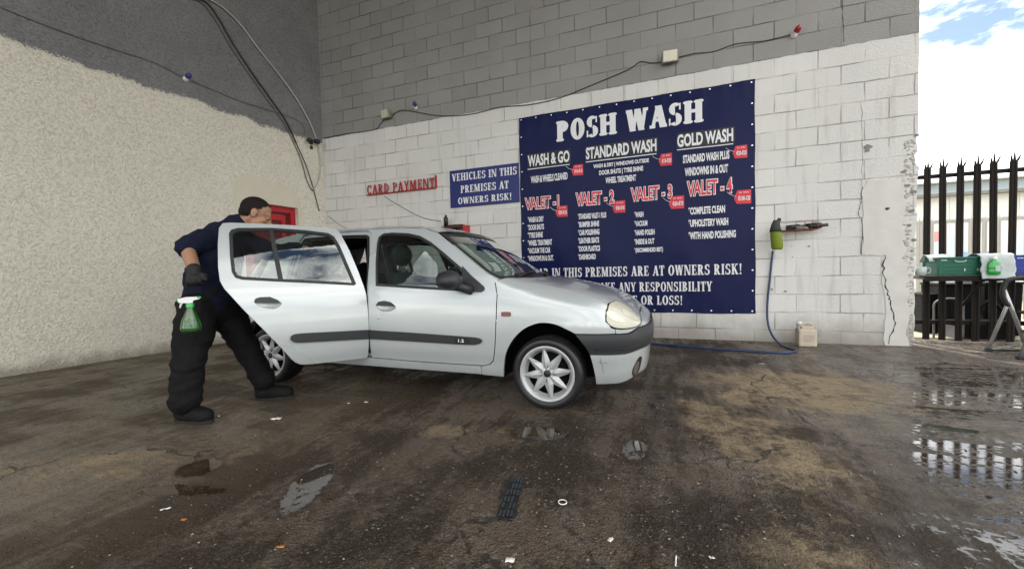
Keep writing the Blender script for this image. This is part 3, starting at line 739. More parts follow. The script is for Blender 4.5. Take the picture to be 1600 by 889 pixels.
# red price tags
for (l, r, yt, yb, price, sx, sy) in ((893, 911, 258.5, 275, '€10-€15', 884, 260), (1029, 1050, 241.5, 260, '€15-€20', 1019, 244), (1145, 1168, 228.5, 248, '€20-€25', 1134, 231), (868, 887, 322.5, 339.5, '€30-€35', 860, 324),
        (957, 977, 314.5, 333, '€40-€45', 947, 317), (1045, 1069, 307.5, 327, '€60-€70', 1036, 309), (1147, 1174, 298, 319, '€100-120', 1136, 300)):
    a = wrect(l, r, yt, yb, YB); wd, ht = a[1]-a[0], a[3]-a[2]; mb = MB()
    mb.prism([(a[0], a[2]+.42*ht), (a[0]+.16*wd, a[2]), (a[1], a[2]-.02*ht), (a[1], a[3]), (a[0]+.2*wd, a[3])], .0012, lambda x, z, h: (x, YB-.0022-h, z))
    s = wall(sx, sy, YB); mb2 = MB(); mb2.tube([(s[0], YB-.004, s[2]), ((s[0]+a[0])/2, YB-.005, (s[2]+a[2]+.6*ht)/2-.01), (a[0]+.12*wd, YB-.004, a[2]+.55*ht)], .0028, 5)
    pt = bch(mb.build('price_tag', 'red', bn)); st_ = mb2.build('tag_string', 'white', bn); bch(st_)
    bch(sans(price, (a[0]+.24*wd, a[1]-.05*wd, a[2]+.22*ht, a[2]+.58*ht), YB-.0065, 'white', 'price_lettering', bn, bold=.03))
    mb = MB()
    for u0, u1 in ((.30, .46), (.54, .86)): mb.prism([(a[0]+u0*wd, a[2]+.76*ht), (a[0]+u1*wd, a[2]+.76*ht), (a[0]+u1*wd, a[2]+.88*ht), (a[0]+u0*wd, a[2]+.88*ht)], .0008, lambda x, z, h: (x, YB-.0058-h, z))
    bch(mb.build('tag_caption', 'pinkink', bn))

for o in bn.children:                                       # everything printed lies on the rippled sheet
    if o.name.startswith('vinyl_sheet'): continue
    if o.name.startswith('eyelet'): o.location.y = sheet_y(o.location.x, o.location.z)+.012; continue
    for v_ in o.data.vertices: v_.co.y += sheet_y(v_.co.x, v_.co.z)+.0215
# blue notice
sg = empty('warning_sign', (2.775, -.01, 2.03), 0, 'small bright blue notice reading VEHICLES IN THIS PREMISES AT OWNERS RISK!', 'sign')
SI = Matrix.Translation((-2.775, .01, -2.03))
mb = MB(); mb.box((2.775, -.009, 2.332), (1.206, .012, .604), bev=.003); o = mb.build('sign_board', 'blue_sign', sg); o.matrix_parent_inverse = SI
for body, l, r, yt, yb in (('VEHICLES IN THIS', 706, 808, 272.5, 284), ('PREMISES AT', 719.5, 795, 290.5, 302), ('OWNERS RISK!', 715.5, 800, 309.5, 319.5)):
    o = serif(body, wrect(l, r, yt, yb, -.016), -.0155, 'white', 'lettering', sg); o.matrix_parent_inverse = SI

# raised red CARD PAYMENT letters on a rail
cs = empty('card_payment_sign', (1.15, -.02, 2.3), 0, 'raised red letters reading CARD PAYMENT on a thin red rail', 'sign')
SI = Matrix.Translation((-1.15, .02, -2.3))
rc = wrect(574, 679.5, 290.5, 305.5, -.03); o = serif('CARD PAYMENT', (rc[0], rc[1], rc[2]+.015, rc[3]), -.03, 'redpaint', 'raised_letters', cs, font='thin', depth=.016, gap=.12); o.matrix_parent_inverse = SI
mb = MB(); mb.box(((rc[0]+rc[1])/2, -.024, rc[2]+.004), (rc[1]-rc[0]+.04, .046, .016), bev=.003); mb.box((rc[1]+.025, -.026, rc[2]+.11), (.012, .05, .2))
o = mb.build('rail', 'redpaint', cs); o.matrix_parent_inverse = SI

# ------------------------------------------------------------------ small things on the walls
def cable(name, pts, r, mat, label, cat='cable', n=6, sub=5, group=None):
    mb = MB(); mb.tube(spline(pts, sub), r, n); return tag(mb.build(name, mat), label, cat, group)
W3 = lambda off, *p: [wall(x, y, -off) for x, y in p]
LW3 = lambda off, *p: [lwall(x, y, off) for x, y in p]
c32 = lambda *q: [(500+u/3.2, v/3.2) for u, v in q]
cable('cable', W3(.012, *c32((20, 692), (130, 670), (270, 650), (302, 620), (330, 592), (360, 580), (400, 553), (450, 556), (600, 580), (750, 573), (900, 538), (1050, 524), (1200, 490), (1350, 430), (1540, 350)), (1000, 97), (1018, 99), (1034, 98)), .006, 'cable',
      'black cable sagging along the block wall from floodlight to floodlight')
cable('cable', W3(.010, (1060, 90), (1085, 84), (1115, 81), (1150, 69), (1190, 65), (1210, 61), (1238, 54)), .005, 'cable', 'thin kinked cable running to the red lamp on the block wall')
cable('cable', W3(.012, (600, 307), (625, 322), (660, 340), (692, 346.5)), .004, 'cable', 'thin wire slanting down from the CARD PAYMENT letters to the shelf')
cable('cable', W3(.012, (513, 338), (528, 350), (545, 359), (556, 366)), .004, 'cable', 'short thin wire slanting down the block wall beside the corner')
cable('cable', LW3(.012, (0, 12), (60, 36), (120, 58), (185, 80), (240, 98), (285, 121)), .0042, 'dustcable', 'thin grey cable along the side wall left of its small lamp')
cable('cable', LW3(.012, (300, 127), (332, 141), (380, 160), (425, 174), (460, 186), (474, 197), (477, 212)), .0042, 'dustcable', 'thin grey cable along the side wall between its small lamp and camera')
cable('cable', LW3(.02, (296, -6), (322, 4), (342, 30), (365, 70), (395, 116), (425, 158), (447, 190), (462, 222), (470, 240), (478, 258), (484, 276), (490, 296), (494, 312), (499, 330)), [.013]*36+[.008]*30, 'cable', 'thick dark cable curving down the side wall under the pale one', sub=5)
cable('cable', LW3(.016, (288, -6), (316, 6), (335, 30), (358, 70), (390, 118), (421, 161), (444, 194), (460, 226), (468, 244), (474, 262), (479, 281), (487, 297), (489, 296)), .008, 'dustcable', 'thinner brownish cable running beside the thick dark one down the side wall')
cable('cable', LW3(.03, (312, -8), (345, 10), (375, 38), (405, 78), (440, 122), (468, 162), (488, 200), (498, 232), (501, 256), (499, 277), (494, 290), (488, 296)), .0115, 'conduit', 'pale thick cable looping down the side wall into the corner')
for p, n in (((650, 168), 0), ):
    pass
def floodlight(px, py, wd, ht, yaw, label):
    c = wall(px, py, -.09); t = empty('floodlight', (c[0], -.004, c[2]), 0, label, 'floodlight', 'floodlights on the block wall')
    q = Matrix.Rotation(yaw, 3, 'Z') @ Matrix.Rotation(R_(12), 3, 'X')
    mb = MB(); mb.box((0, -.085, 0), (wd, .045, ht), q, .008)
    for i in range(6): mb.box((-wd*.4+i*wd*.16, -.06, 0), (.008, .03, ht*.8), q)
    mb.build('lamp_housing', 'lampbody', t)
    mb = MB(); mb.box(tuple(Vector((0, -.085, 0))+q@Vector((0, -.0245, 0))), (wd*.86, .004, ht*.84), q, .002); mb.build('lamp_glass', 'lampglass', t)
    mb = MB(); mb.box((0, -.012, -ht*.3), (.05, .02, .05)); mb.tube([(-wd*.52, -.075, 0), (-wd*.52, -.02, -ht*.45), (wd*.52, -.02, -ht*.45), (wd*.52, -.075, 0)], .006, 6); mb.build('bracket', 'lampbody', t)
floodlight(602, 178, .19, .15, R_(-12), 'small tilted floodlight on the grey paint near the wall corner')
floodlight(1047, 88, .20, .155, R_(4), 'beige floodlight above the price banner')
def smalllamp(P, nrm, bulb, label, r=.032):
    t = empty('security_lamp', P, 0, label, 'wall lamp', 'small wall lamps'); n = Vector(nrm)
    rot = n.to_track_quat('Z', 'Y').to_matrix()
    mb = MB(); mb.lathe([(0, 0), (r*1.1, 0), (r*1.1, .012), (r*.5, .03), (r*.45, .06), (0, .06)], n=14); mb.v = [tuple(rot@Vector(v)) for v in mb.v]; mb.build('lamp_base', 'whiteplastic', t)
    tilt = (n+Vector((.35, 0, .45))).normalized(); rt = tilt.to_track_quat('Z', 'Y').to_matrix()
    mb = MB(); mb.lathe([(0, .03), (r*.7, .035), (r*1.05, .06), (r*1.05, .09), (r*.7, .12), (0, .13)], n=14); mb.v = [tuple(rt@Vector(v)) for v in mb.v]; mb.build('lamp_lens', bulb, t)
M['bluelens'] = simple('blue_lens', (.02, .02, .16), .15, 0, .1, 30, coat=.8); M['redlens'] = simple('red_lens', (.30, .01, .015), .15, 0, .1, 30, coat=.8)
p = wall(1240, 56); smalllamp((p[0], -.003, p[2]), (0, -1, 0), 'redlens', 'red lens lamp high on the block wall right of the banner', .034)
p = wall(650, 169); smalllamp((p[0], -.003, p[2]), (0, -1, 0), 'bluelens', 'white and blue lamp high on the block wall beside the tilted floodlight')
p = lwall(290, 124, .003); smalllamp(tuple(p), tuple(LN), 'bluelens', 'white and blue lamp on the grey band of the side wall', .033)
p = lwall(485, 222, .004); t = empty('security_camera', tuple(p), 0, 'dark twin headed camera low on the grey band near the corner', 'camera')
mb = MB(); mb.box((.02, 0, 0), (.04, .05, .09), bev=.006); mb.box((.02, 0, -.10), (.03, .04, .06), bev=.006); mb.build('camera_mount', 'black', t)
for dy, dz in ((.06, .035), (-.07, 0.01)):
    mb = MB(); mb.lathe([(0, 0), (.034, .005), (.04, .03), (.04, .08), (.034, .10), (0, .10)], n=14); rt = Vector((.8, dy*6, -.25)).normalized().to_track_quat('Z', 'Y').to_matrix()
    mb.v = [tuple(rt@Vector(v)+Vector((.03, dy, dz))) for v in mb.v]; mb.build('camera_head', 'black', t)

# red shelf with bottles behind the car
a, b_ = wall(686, 356, -.1), wall(729, 352, -.1); zc_ = a[2]
t = empty('red_shelf', (a[0]+.2, -.002, zc_-.12), 0, 'red wall box shelf just above the car roof', 'shelf')
mb = MB(); wdt = b_[0]-a[0]; mb.box((wdt/2-.2, -.11, .10), (wdt, .20, .02)); mb.box((wdt/2-.2, -.11, 0), (wdt, .20, .02)); mb.box((-.2+.01, -.11, .05), (.02, .2, .12)); mb.build('shelf_box', 'darkred', t)
mb = MB(); mb.box((wdt-.2, -.11, .05), (.022, .21, .16), bev=.004); mb.build('end_panel', 'redpaint', t)
mb = MB(); mb.box((wdt/2-.12, -.14, .128), (wdt*.55, .1, .03), bev=.006); mb.box((.05, -.15, .05), (.2, .1, .06), bev=.006); tag(mb.build('folded_cloth', 'black', loc=(a[0]+.2, -.002, zc_-.12)), 'black folded cloth lying on the red shelf', 'cloth')
for i, (px, m_, rr, hh, lab) in enumerate(((692, 'whiteplastic', .028, .16, 'white bottle at the left end of the red shelf'), (698.5, 'rubber', .034, .19, 'black bottle beside the white one on the red shelf'))):
    q = wall(px, 354, -.12); mb = MB(); mb.lathe([(0, 0), (rr, 0), (rr, hh*.72), (rr*.85, hh*.8), (rr*.5, hh*.84), (rr*.55, hh), (0, hh)], n=16); tag(mb.build('bottle', m_, loc=(q[0], -.12-.03*i, zc_)), lab, 'bottle')

# wire shelf at the right with bottles, glove, hose
a, b_ = wall(1207, 362, -.13), wall(1275, 360, -.13); zs = a[2]; wd = b_[0]-a[0]
t = empty('wire_shelf', (a[0], -.002, zs), 0, 'rusty wire basket shelf on the white wall right of the banner', 'shelf')
mb = MB()
for y in np.linspace(-.02, -.20, 7): mb.tube([(0, y, 0), (wd, y, 0)], .004, 5)
for i in range(7): mb.tube([(i*wd/6, -.005, 0), (i*wd/6, -.205, 0), (i*wd/6, -.205, .02)], .003, 5)
mb.build('wire_base', 'rust', t)
mb = MB(); mb.tube([(0, -.205, .09), (wd, -.205, .09), (wd, -.005, .09)], .003, 5); mb.tube([(wd, -.205, 0), (wd, -.205, .09)], .003, 5); mb.tube([(wd, -.01, 0), (wd, -.01, .12)], .003, 5); mb.tube([(wd*.7, -.205, 0), (wd*.7, -.205, .09)], .003, 5); mb.build('wire_guard', 'rust', t)
for i, (x, y, L__, r, rz, mat, lab) in enumerate(((.16, -.10, .20, .032, .25, 'black', 'dark spray bottle lying at the left of the wire shelf'), (.34, -.12, .22, .036, -.1, 'rubber', 'black bottle lying in the middle of the wire shelf'), (.24, -.15, .17, .022, .1, 'junk2', 'small grey brush lying at the front of the wire shelf'))):
    mb = MB(); mb.lathe([(0, 0), (r, 0), (r, L__*.65), (r*.5, L__*.78), (r*.5, L__), (0, L__)], axis='x', n=12); mb.lathe([(r*1.02, L__*.2), (r*1.02, L__*.3)], axis='x', n=12)
    o = mb.build('bottle' if i < 2 else 'brush', mat, loc=(a[0]+x, y, zs+r+.004)); o.rotation_euler = (0, R_(-6+4*i), rz); tag(o, lab, 'bottle' if i < 2 else 'brush')
gx = wall(1213, 360, -.2)[0]
t = empty('rubber_glove', (gx, -.21, zs+.06), 0, 'green rubber glove with grey cuff hanging from the wire shelf', 'glove')
mb = MB(); mb.tube([(-.01, 0, .02), (-.015, -.01, -.04), (-.01, -.012, -.12), (0, -.012, -.2), (.004, -.012, -.26), (.004, -.012, -.285)], [.03, .052, .058, .062, .062, .05], 12); mb.v = [(x, y*.9, z) for x, y, z in mb.v]; mb.build('glove_body', 'glove_green', t)
mb = MB(); mb.tube([(.0, .0, .06), (-.012, -.012, .0), (-.016, -.014, -.07)], [.035, .05, .062], 12); mb.tube([(.02, 0, .05), (.03, -.01, .09)], [.025, .018], 8); mb.build('glove_cuff', 'glove_grey', t)
hp = [wall(1207.5, 392, -.03), wall(1203, 435, -.03), wall(1199, 475, -.04), wall(1200, 505, -.06), wall(1208, 526, -.12)]+[ground(x, y, .012) for x, y in ((1222, 540), (1240, 546), (1243, 549), (1225, 551), (1190, 549.5), (1150, 547), (1100, 543.5), (1050, 539.5), (1015, 536.5), (985, 534))]
cable('hose', hp, .0125, 'hose', 'dark blue hose hanging from the glove and trailing along the floor', 'hose', 8, 6)

# plastic can
q = ground(1259, 540.5); t = empty('plastic_can', (q[0], q[1], 0), R_(6), 'dirty cream plastic jerry can standing at the foot of the wall', 'jerry can')
mb = MB(); mb.box((0, 0, .105), (.19, .13, .21), bev=.022); mb.box((.0, 0, .222), (.12, .10, .035), bev=.012); mb.build('can_body', 'can', t)
mb = MB(); mb.tube(spline([(-.045, 0, .225), (-.035, 0, .265), (.01, 0, .275), (.055, 0, .265), (.075, 0, .215)], 4), .012, 8); mb.build('handle', 'can', t)
mb = MB(); mb.lathe([(0, .2), (.024, .2), (.024, .262), (.027, .262), (.027, .285), (0, .287)], (-.07, 0, 0), n=14); mb.build('cap', 'whiteplastic', t)
mb = MB(); mb.box((.005, -.0665, .10), (.11, .002, .085)); mb.build('label', 'canlabel', t)

# cream stand pipe behind the car's nose
q = wall(1014, 520, -.35); t = empty('stand_pipe', (q[0], -.35, 0), 0, 'cream plastic stand pipe just beyond the car bumper', 'pipe')
zt = wall(1014, 502, -.35)[2]
mb = MB(); mb.tube([(-.09, 0, zt), (-.02, 0, zt), (.012, 0, zt-.02), (.02, 0, zt-.06), (.02, 0, 0)], .019, 10); mb.build('pipe', 'can', t)
mb = MB(); mb.tube([(.02, 0, zt-.07), (.02, 0, zt-.16)], .026, 10); mb.build('pipe_sleeve', 'can', t)
# ------------------------------------------------------------------ the car (local frame: x forward, near side = -y, origin under the rear axle)
CX, CYY, CA = 2.02063, -2.45578, R_(0.852)
car = empty('hatchback_car', (CX, CYY, 0), CA, 'silver five-door hatchback with its rear door swung open, parked on the wet floor', 'car')
def ipx(z): return
Wf = pchip([.05, .17, .205, .24, .30, .37, .42, .55, .70, .80, .87, .92, 1.0, 1.1, 1.2, 1.3, 1.36], [.70, .742, .762, .775, .789, .807, .813, .82, .814, .800, .782, .764, .733, .695, .655, .610, .578])
XF = pchip([.05, .17, .22, .27, .35, .43, .50, .56, .59, .61, .64, .667, .718, .771, .819, .855, .886, .909, .925, .95], [3.20, 3.262, 3.275, 3.287, 3.297, 3.303, 3.306, 3.303, 3.292, 3.268, 3.225, 3.192, 3.125, 3.035, 2.895, 2.745, 2.598, 2.47, 2.37, 2.33])
LR = pchip([.05, .5, .6, .65, .72, .8, .85, .9, .925, .95], [.95, 1.0, 1.0, .98, .95, .85, .60, .30, .16, .12])
NF = pchip([.05, .5, .60, .65, .72, .8, .9], [4.2, 4.0, 4.2, 4.6, 5.0, 4.5, 3.0])
XB = pchip([.05, .2, .5, .9, 1.0, 1.3, 1.4], [-.46, -.50, -.55, -.50, -.46, -.22, -.14])
XR0 = .10
_zs = np.linspace(.05, 1.40, 700)
_dv = np.hypot(np.diff(_zs), .85*np.diff(XF(_zs))*(_zs[1:] > .58)); _V = np.concatenate([[0], np.cumsum(_dv)])
def Vz(z): return np.interp(z, _zs, _V)
def zV(V): return np.interp(V, _V, _zs)
LS, LC = 2.35, 1.25
def surf(U, V):
    z = zV(V); x0 = XF(z)-LR(z); Wz = Wf(z)
    if U <= 0:
        th = min(1, -U/LC)*math.pi/2; xb = XB(z); n = 4.0
        return np.array([XR0-(XR0-xb)*math.sin(th)**(2/n), -Wz*max(0, math.cos(th))**(2/n), z])
    if U <= LS: return np.array([XR0+U/LS*(x0-XR0), -Wz, z])
    th = min(1, (U-LS)/LC)*math.pi/2; n = NF(z)
    return np.array([x0+LR(z)*math.sin(th)**(2/n), -Wz*max(0, math.cos(th))**(2/n), z])
def inv(x, z):
    x0 = XF(z)-LR(z)
    if x < XR0:
        r = min(1, (XR0-x)/(XR0-XB(z))); return -LC*math.asin(min(1, r**2.0))/(math.pi/2), float(Vz(z))
    if x <= x0: return LS*(x-XR0)/(x0-XR0), float(Vz(z))
    r = min(1, (x-x0)/LR(z)); return LS+LC*math.asin(min(1, r**(NF(z)/2)))/(math.pi/2), float(Vz(z))
def inv_y(x, y):
    """height on the bonnet where the half width at station x is y"""
    lo, hi = .5, .93
    for _ in range(40):
        mid = (lo+hi)/2; x0 = XF(mid)-LR(mid)
        T = 1 if x <= x0 else max(0, 1-min(1, (x-x0)/LR(mid))**NF(mid))**(1/NF(mid))
        if Wf(mid)*T > y: lo = mid
        else: hi = mid
    return lo
def inv_zy(z, y):
    n = NF(z); T = min(1, y/Wf(z)); return np.array([LS+LC*math.acos(T**(n/2))/(math.pi/2), float(Vz(z))])
def dopen(P, d=.02):
    out = []
    for i in range(len(P)-1):
        a, b = np.array(P[i], float), np.array(P[i+1], float); n = max(1, int(np.ceil(np.linalg.norm(b-a)/d)))
        out += [a+(b-a)*k/n for k in range(n)]
    return out+[np.array(P[-1], float)]
HLZY = [(.645, .736), (.609, .748), (.579, .744), (.564, .708), (.565, .644), (.578, .572), (.603, .530), (.650, .485), (.686, .458), (.722, .480), (.734, .56), (.724, .656), (.681, .716)]
HL_UV = [inv_zy(z, y) for z, y in HLZY]
HL_BIG = inset_late = None
def nrm(U, V):
    e = .004; a = surf(U+e, V)-surf(U-e, V); b = surf(U, V+e)-surf(U, V-e); n = np.cross(a, b); l = np.linalg.norm(n)
    if l < 1e-12: return np.array([1., 0, 0])
    return n/l
    c = np.array([-n[0], -n[1], -n[2]]) if n[1] > .02 or (abs(n[1]) <= .02 and (n[0]*(1 if U > 1 else -1)) < 0) else n
    return c
def inside(p, poly):
    x, y = p; c = False; j = len(poly)-1
    for i in range(len(poly)):
        if (poly[i][1] > y) != (poly[j][1] > y) and x < (poly[j][0]-poly[i][0])*(y-poly[i][1])/(poly[j][1]-poly[i][1])+poly[i][0]: c = not c
        j = i
    return c
def dens(poly, d=.02):
    out = []
    for i in range(len(poly)):
        a, b = np.array(poly[i], float), np.array(poly[(i+1) % len(poly)], float); n = max(1, int(np.ceil(np.linalg.norm(b-a)/d)))
        for k in range(n): out.append(a+(b-a)*k/n)
    return out
def area2(P): return sum(P[i][0]*P[(i+1) % len(P)][1]-P[(i+1) % len(P)][0]*P[i][1] for i in range(len(P)))
def inset(poly, d):
    P = [np.array(p, float) for p in poly]; s = 1 if area2(P) > 0 else -1; out = []
    for i in range(len(P)):
        a, b, c = P[i-1], P[i], P[(i+1) % len(P)]; e1 = b-a; e2 = c-b; e1 = e1/(np.linalg.norm(e1)+1e-9); e2 = e2/(np.linalg.norm(e2)+1e-9)
        n1 = np.array([-e1[1], e1[0]])*s; n2 = np.array([-e2[1], e2[0]])*s; n = n1+n2; l = n@n
        n = n*2/l if l > .3 else n1
        if np.linalg.norm(n) > 2: n = n/np.linalg.norm(n)*2
        out.append(b+n*d)
    return out
def panel(name, poly, mat, parent, holes=(), off=0.0, rim=.012, grid=.03, uv=False, shift=None, mirror=False, both=False, flip=1, dd=.02):
    """a sheet of the body's surface bounded by poly (x,z side-view points, or surface coordinates with uv=True)"""
    cv = (lambda q: [np.array(p) for p in q]) if uv else (lambda q: [np.array(inv(*p)) for p in q])
    loops = [cv(dens(poly, dd))]+[cv(dens(h, dd)) for h in holes]
    vs = []; ed = []
    for lp in loops:
        k = len(vs); vs += [tuple(p) for p in lp]; ed += [(k+i, k+(i+1) % len(lp)) for i in range(len(lp))]
    O = loops[0]; us = [p[0] for p in O]; vv = [p[1] for p in O]
    nb = len(vs)
    bpts = np.array(vs)
    for i, u in enumerate(np.arange(min(us), max(us), grid)):
        for v in np.arange(min(vv)+(i % 2)*grid/2, max(vv), grid):
            p = (float(u), float(v))
            if inside(p, O) and not any(inside(p, h) for h in loops[1:]) and np.min(np.abs(bpts-p).max(1)) > grid*.42: vs.append(p)
    r = delaunay_2d_cdt([Vector(p) for p in vs], ed, [], 0, 1e-6)
    V2 = [(p.x, p.y) for p in r[0]]; tris = []
    for f in r[2]:
        c = (sum(V2[i][0] for i in f)/len(f), sum(V2[i][1] for i in f)/len(f))
        if inside(c, O) and not any(inside(c, h) for h in loops[1:]):
            f = list(f); ar = area2([V2[i] for i in f])
            if abs(ar) > 1e-9: tris.append(f if ar > 0 else f[::-1])
    P3 = []; N3 = []
    offf = off if callable(off) else (lambda *_: off)
    for p in V2:
        q = surf(*p); n = nrm(*p); N3.append(n); P3.append(q+n*offf(q[0], q[2]))
    out = []
    cnt = {}
    for t in tris:
        for i in range(len(t)):
            a, b = t[i], t[(i+1) % len(t)]; cnt[(a, b)] = cnt.get((a, b), 0)+1
    if callable(off):
        e = .003
        def dsp(p):
            q = surf(*p); return q+nrm(*p)*offf(q[0], q[2])
        for i, p in enumerate(V2):
            a_ = dsp((p[0]+e, p[1]))-dsp((p[0]-e, p[1])); b_ = dsp((p[0], p[1]+e))-dsp((p[0], p[1]-e)); n_ = np.cross(a_, b_); l_ = np.linalg.norm(n_)
            if l_ > 1e-12: N3[i] = n_/l_
    NS = [n for n in N3]
    mb = MB(); mb.add(P3, tris, True)
    rimf = []; rv = []; idx = {}; rn = []
    for (a, b) in cnt:
        if (b, a) not in cnt:
            for i in (a, b):
                if i not in idx: idx[i] = len(rv); rv += [P3[i], P3[i]-N3[i]*rim]; rn += [np.zeros(3), np.zeros(3)]
            rimf.append((idx[a], idx[a]+1, idx[b]+1, idx[b])); d_ = np.cross(P3[b]-P3[a], N3[a]); d_ = d_/(np.linalg.norm(d_)+1e-12)
            for i in (a, b): rn[idx[i]] += d_; rn[idx[i]+1] += d_
    if rim: mb.add(rv, rimf, True); NS += [n/(np.linalg.norm(n)+1e-9) for n in rn]
    if both: mb.add([(x, -y, z) for x, y, z in mb.v], [f[::-1] for f in mb.f], True); NS = NS+[n*np.array([1, -1, 1]) for n in NS]
    if mirror: mb.v = [(x, -y, z) for x, y, z in mb.v]; mb.f = [f[::-1] for f in mb.f]; NS = [n*np.array([1, -1, 1]) for n in NS]
    if shift is not None: mb.v = [(x-shift[0], y-shift[1], z-shift[2]) for x, y, z in mb.v]
    me = bpy.data.meshes.new(name); me.from_pydata(mb.v, [], mb.f); me.polygons.foreach_set('use_smooth', mb.smooth)
    me.update(); me.normals_split_custom_set_from_vertices([tuple(map(float, n)) for n in NS])
    return link(name, me, mat, parent)
def frame_tube(name, poly, r, mat, parent, off=0.0, closed=True, mirror=False, shift=None, n=6):
    P = dens(poly, .03) if closed else poly
    mb = MB(); pts = []
    for p in P: u = inv(*p); pts.append(surf(*u)+nrm(*u)*off)
    if closed: pts = pts+[pts[0], pts[1]]
    mb.tube(pts, r, n, cap=not closed)
    if mirror: mb.v = [(x, -y, z) for x, y, z in mb.v]
    if shift is not None: mb.v = [(x-shift[0], y-shift[1], z-shift[2]) for x, y, z in mb.v]
    return mb.build(name, mat, parent)

# outlines traced in side view
FDOOR = [(2.27, .80), (2.265, .64), (2.255, .479), (2.241, .379), (2.226, .322), (2.196, .292), (2.145, .278), (1.905, .277), (1.561, .279), (1.152, .288), (1.160, .40), (1.163, .52), (1.160, .62), (1.148, .75), (1.134, .825), (1.10, 1.018), (1.05, 1.28), (1.040, 1.330),
         (1.335, 1.338), (1.54, 1.318), (1.652, 1.280), (1.824, 1.165), (1.995, 1.043), (2.155, .933), (2.245, .890)]
FWIN = [(1.213, .874), (1.163, 1.063), (1.132, 1.227), (1.132, 1.281), (1.169, 1.306), (1.259, 1.309), (1.419, 1.294), (1.534, 1.267), (1.651, 1.210), (1.792, 1.115), (1.927, 1.019), (2.045, .932), (2.134, .869), (2.162, .850), (2.166, .836), (2.151, .823), (2.047, .825), (1.663, .846)]
RDOOR = [(.29, 1.352), (.245, 1.345), (.222, 1.308), (.207, 1.189), (.199, 1.035), (.203, .945), (.222, .895), (.319, .749), (.439, .588), (.537, .453), (.593, .371), (.621, .338), (.651, .320), (.688, .311), (.796, .303), (.961, .296), (1.145, .289), (1.153, .305), (1.157, .50), (1.157, .62),
         (1.152, .80), (1.142, .865), (1.118, .99), (1.077, 1.156), (1.029, 1.306), (1.012, 1.332), (.98, 1.348), (.776, 1.356), (.474, 1.356)]
RWIN = [(.279, 1.271), (.294, 1.296), (.332, 1.310), (.534, 1.322), (.769, 1.316), (.932, 1.300), (.970, 1.275), (1.001, 1.201), (1.079, .893), (1.065, .884), (.793, .910), (.535, .932), (.328, .952), (.291, .966), (.275, 1.003), (.273, 1.112)]
DIV = [(.520, 1.312), (.546, 1.312), (.572, .940), (.544, .940)]
def arch(cx, rx, zt, za, x_lo, x_hi, n=22):
    return [(cx+rx*math.cos(a), za+(zt-za)*math.sin(a)) for a in np.linspace(math.pi, 0, n)]
FARCH = [(2.293, .197), (2.309, .298), (2.336, .391), (2.392, .483), (2.47, .557), (2.56, .598), (2.626, .606), (2.697, .597), (2.764, .570), (2.831, .5365)]
FARCH = [tuple(p) for p in spline(FARCH, 3)]
RARCH = [(-.30, .20), (-.29, .35), (-.25, .46), (-.17, .545), (-.06, .592), (.03, .60), (.13, .58), (.22, .525), (.29, .44), (.33, .34), (.345, .21)]
RARCH = [tuple(p) for p in spline(RARCH, 3)]
APIL = [(2.275, .910), (2.187, .948), (2.027, 1.058), (1.855, 1.181), (1.70, 1.287)]

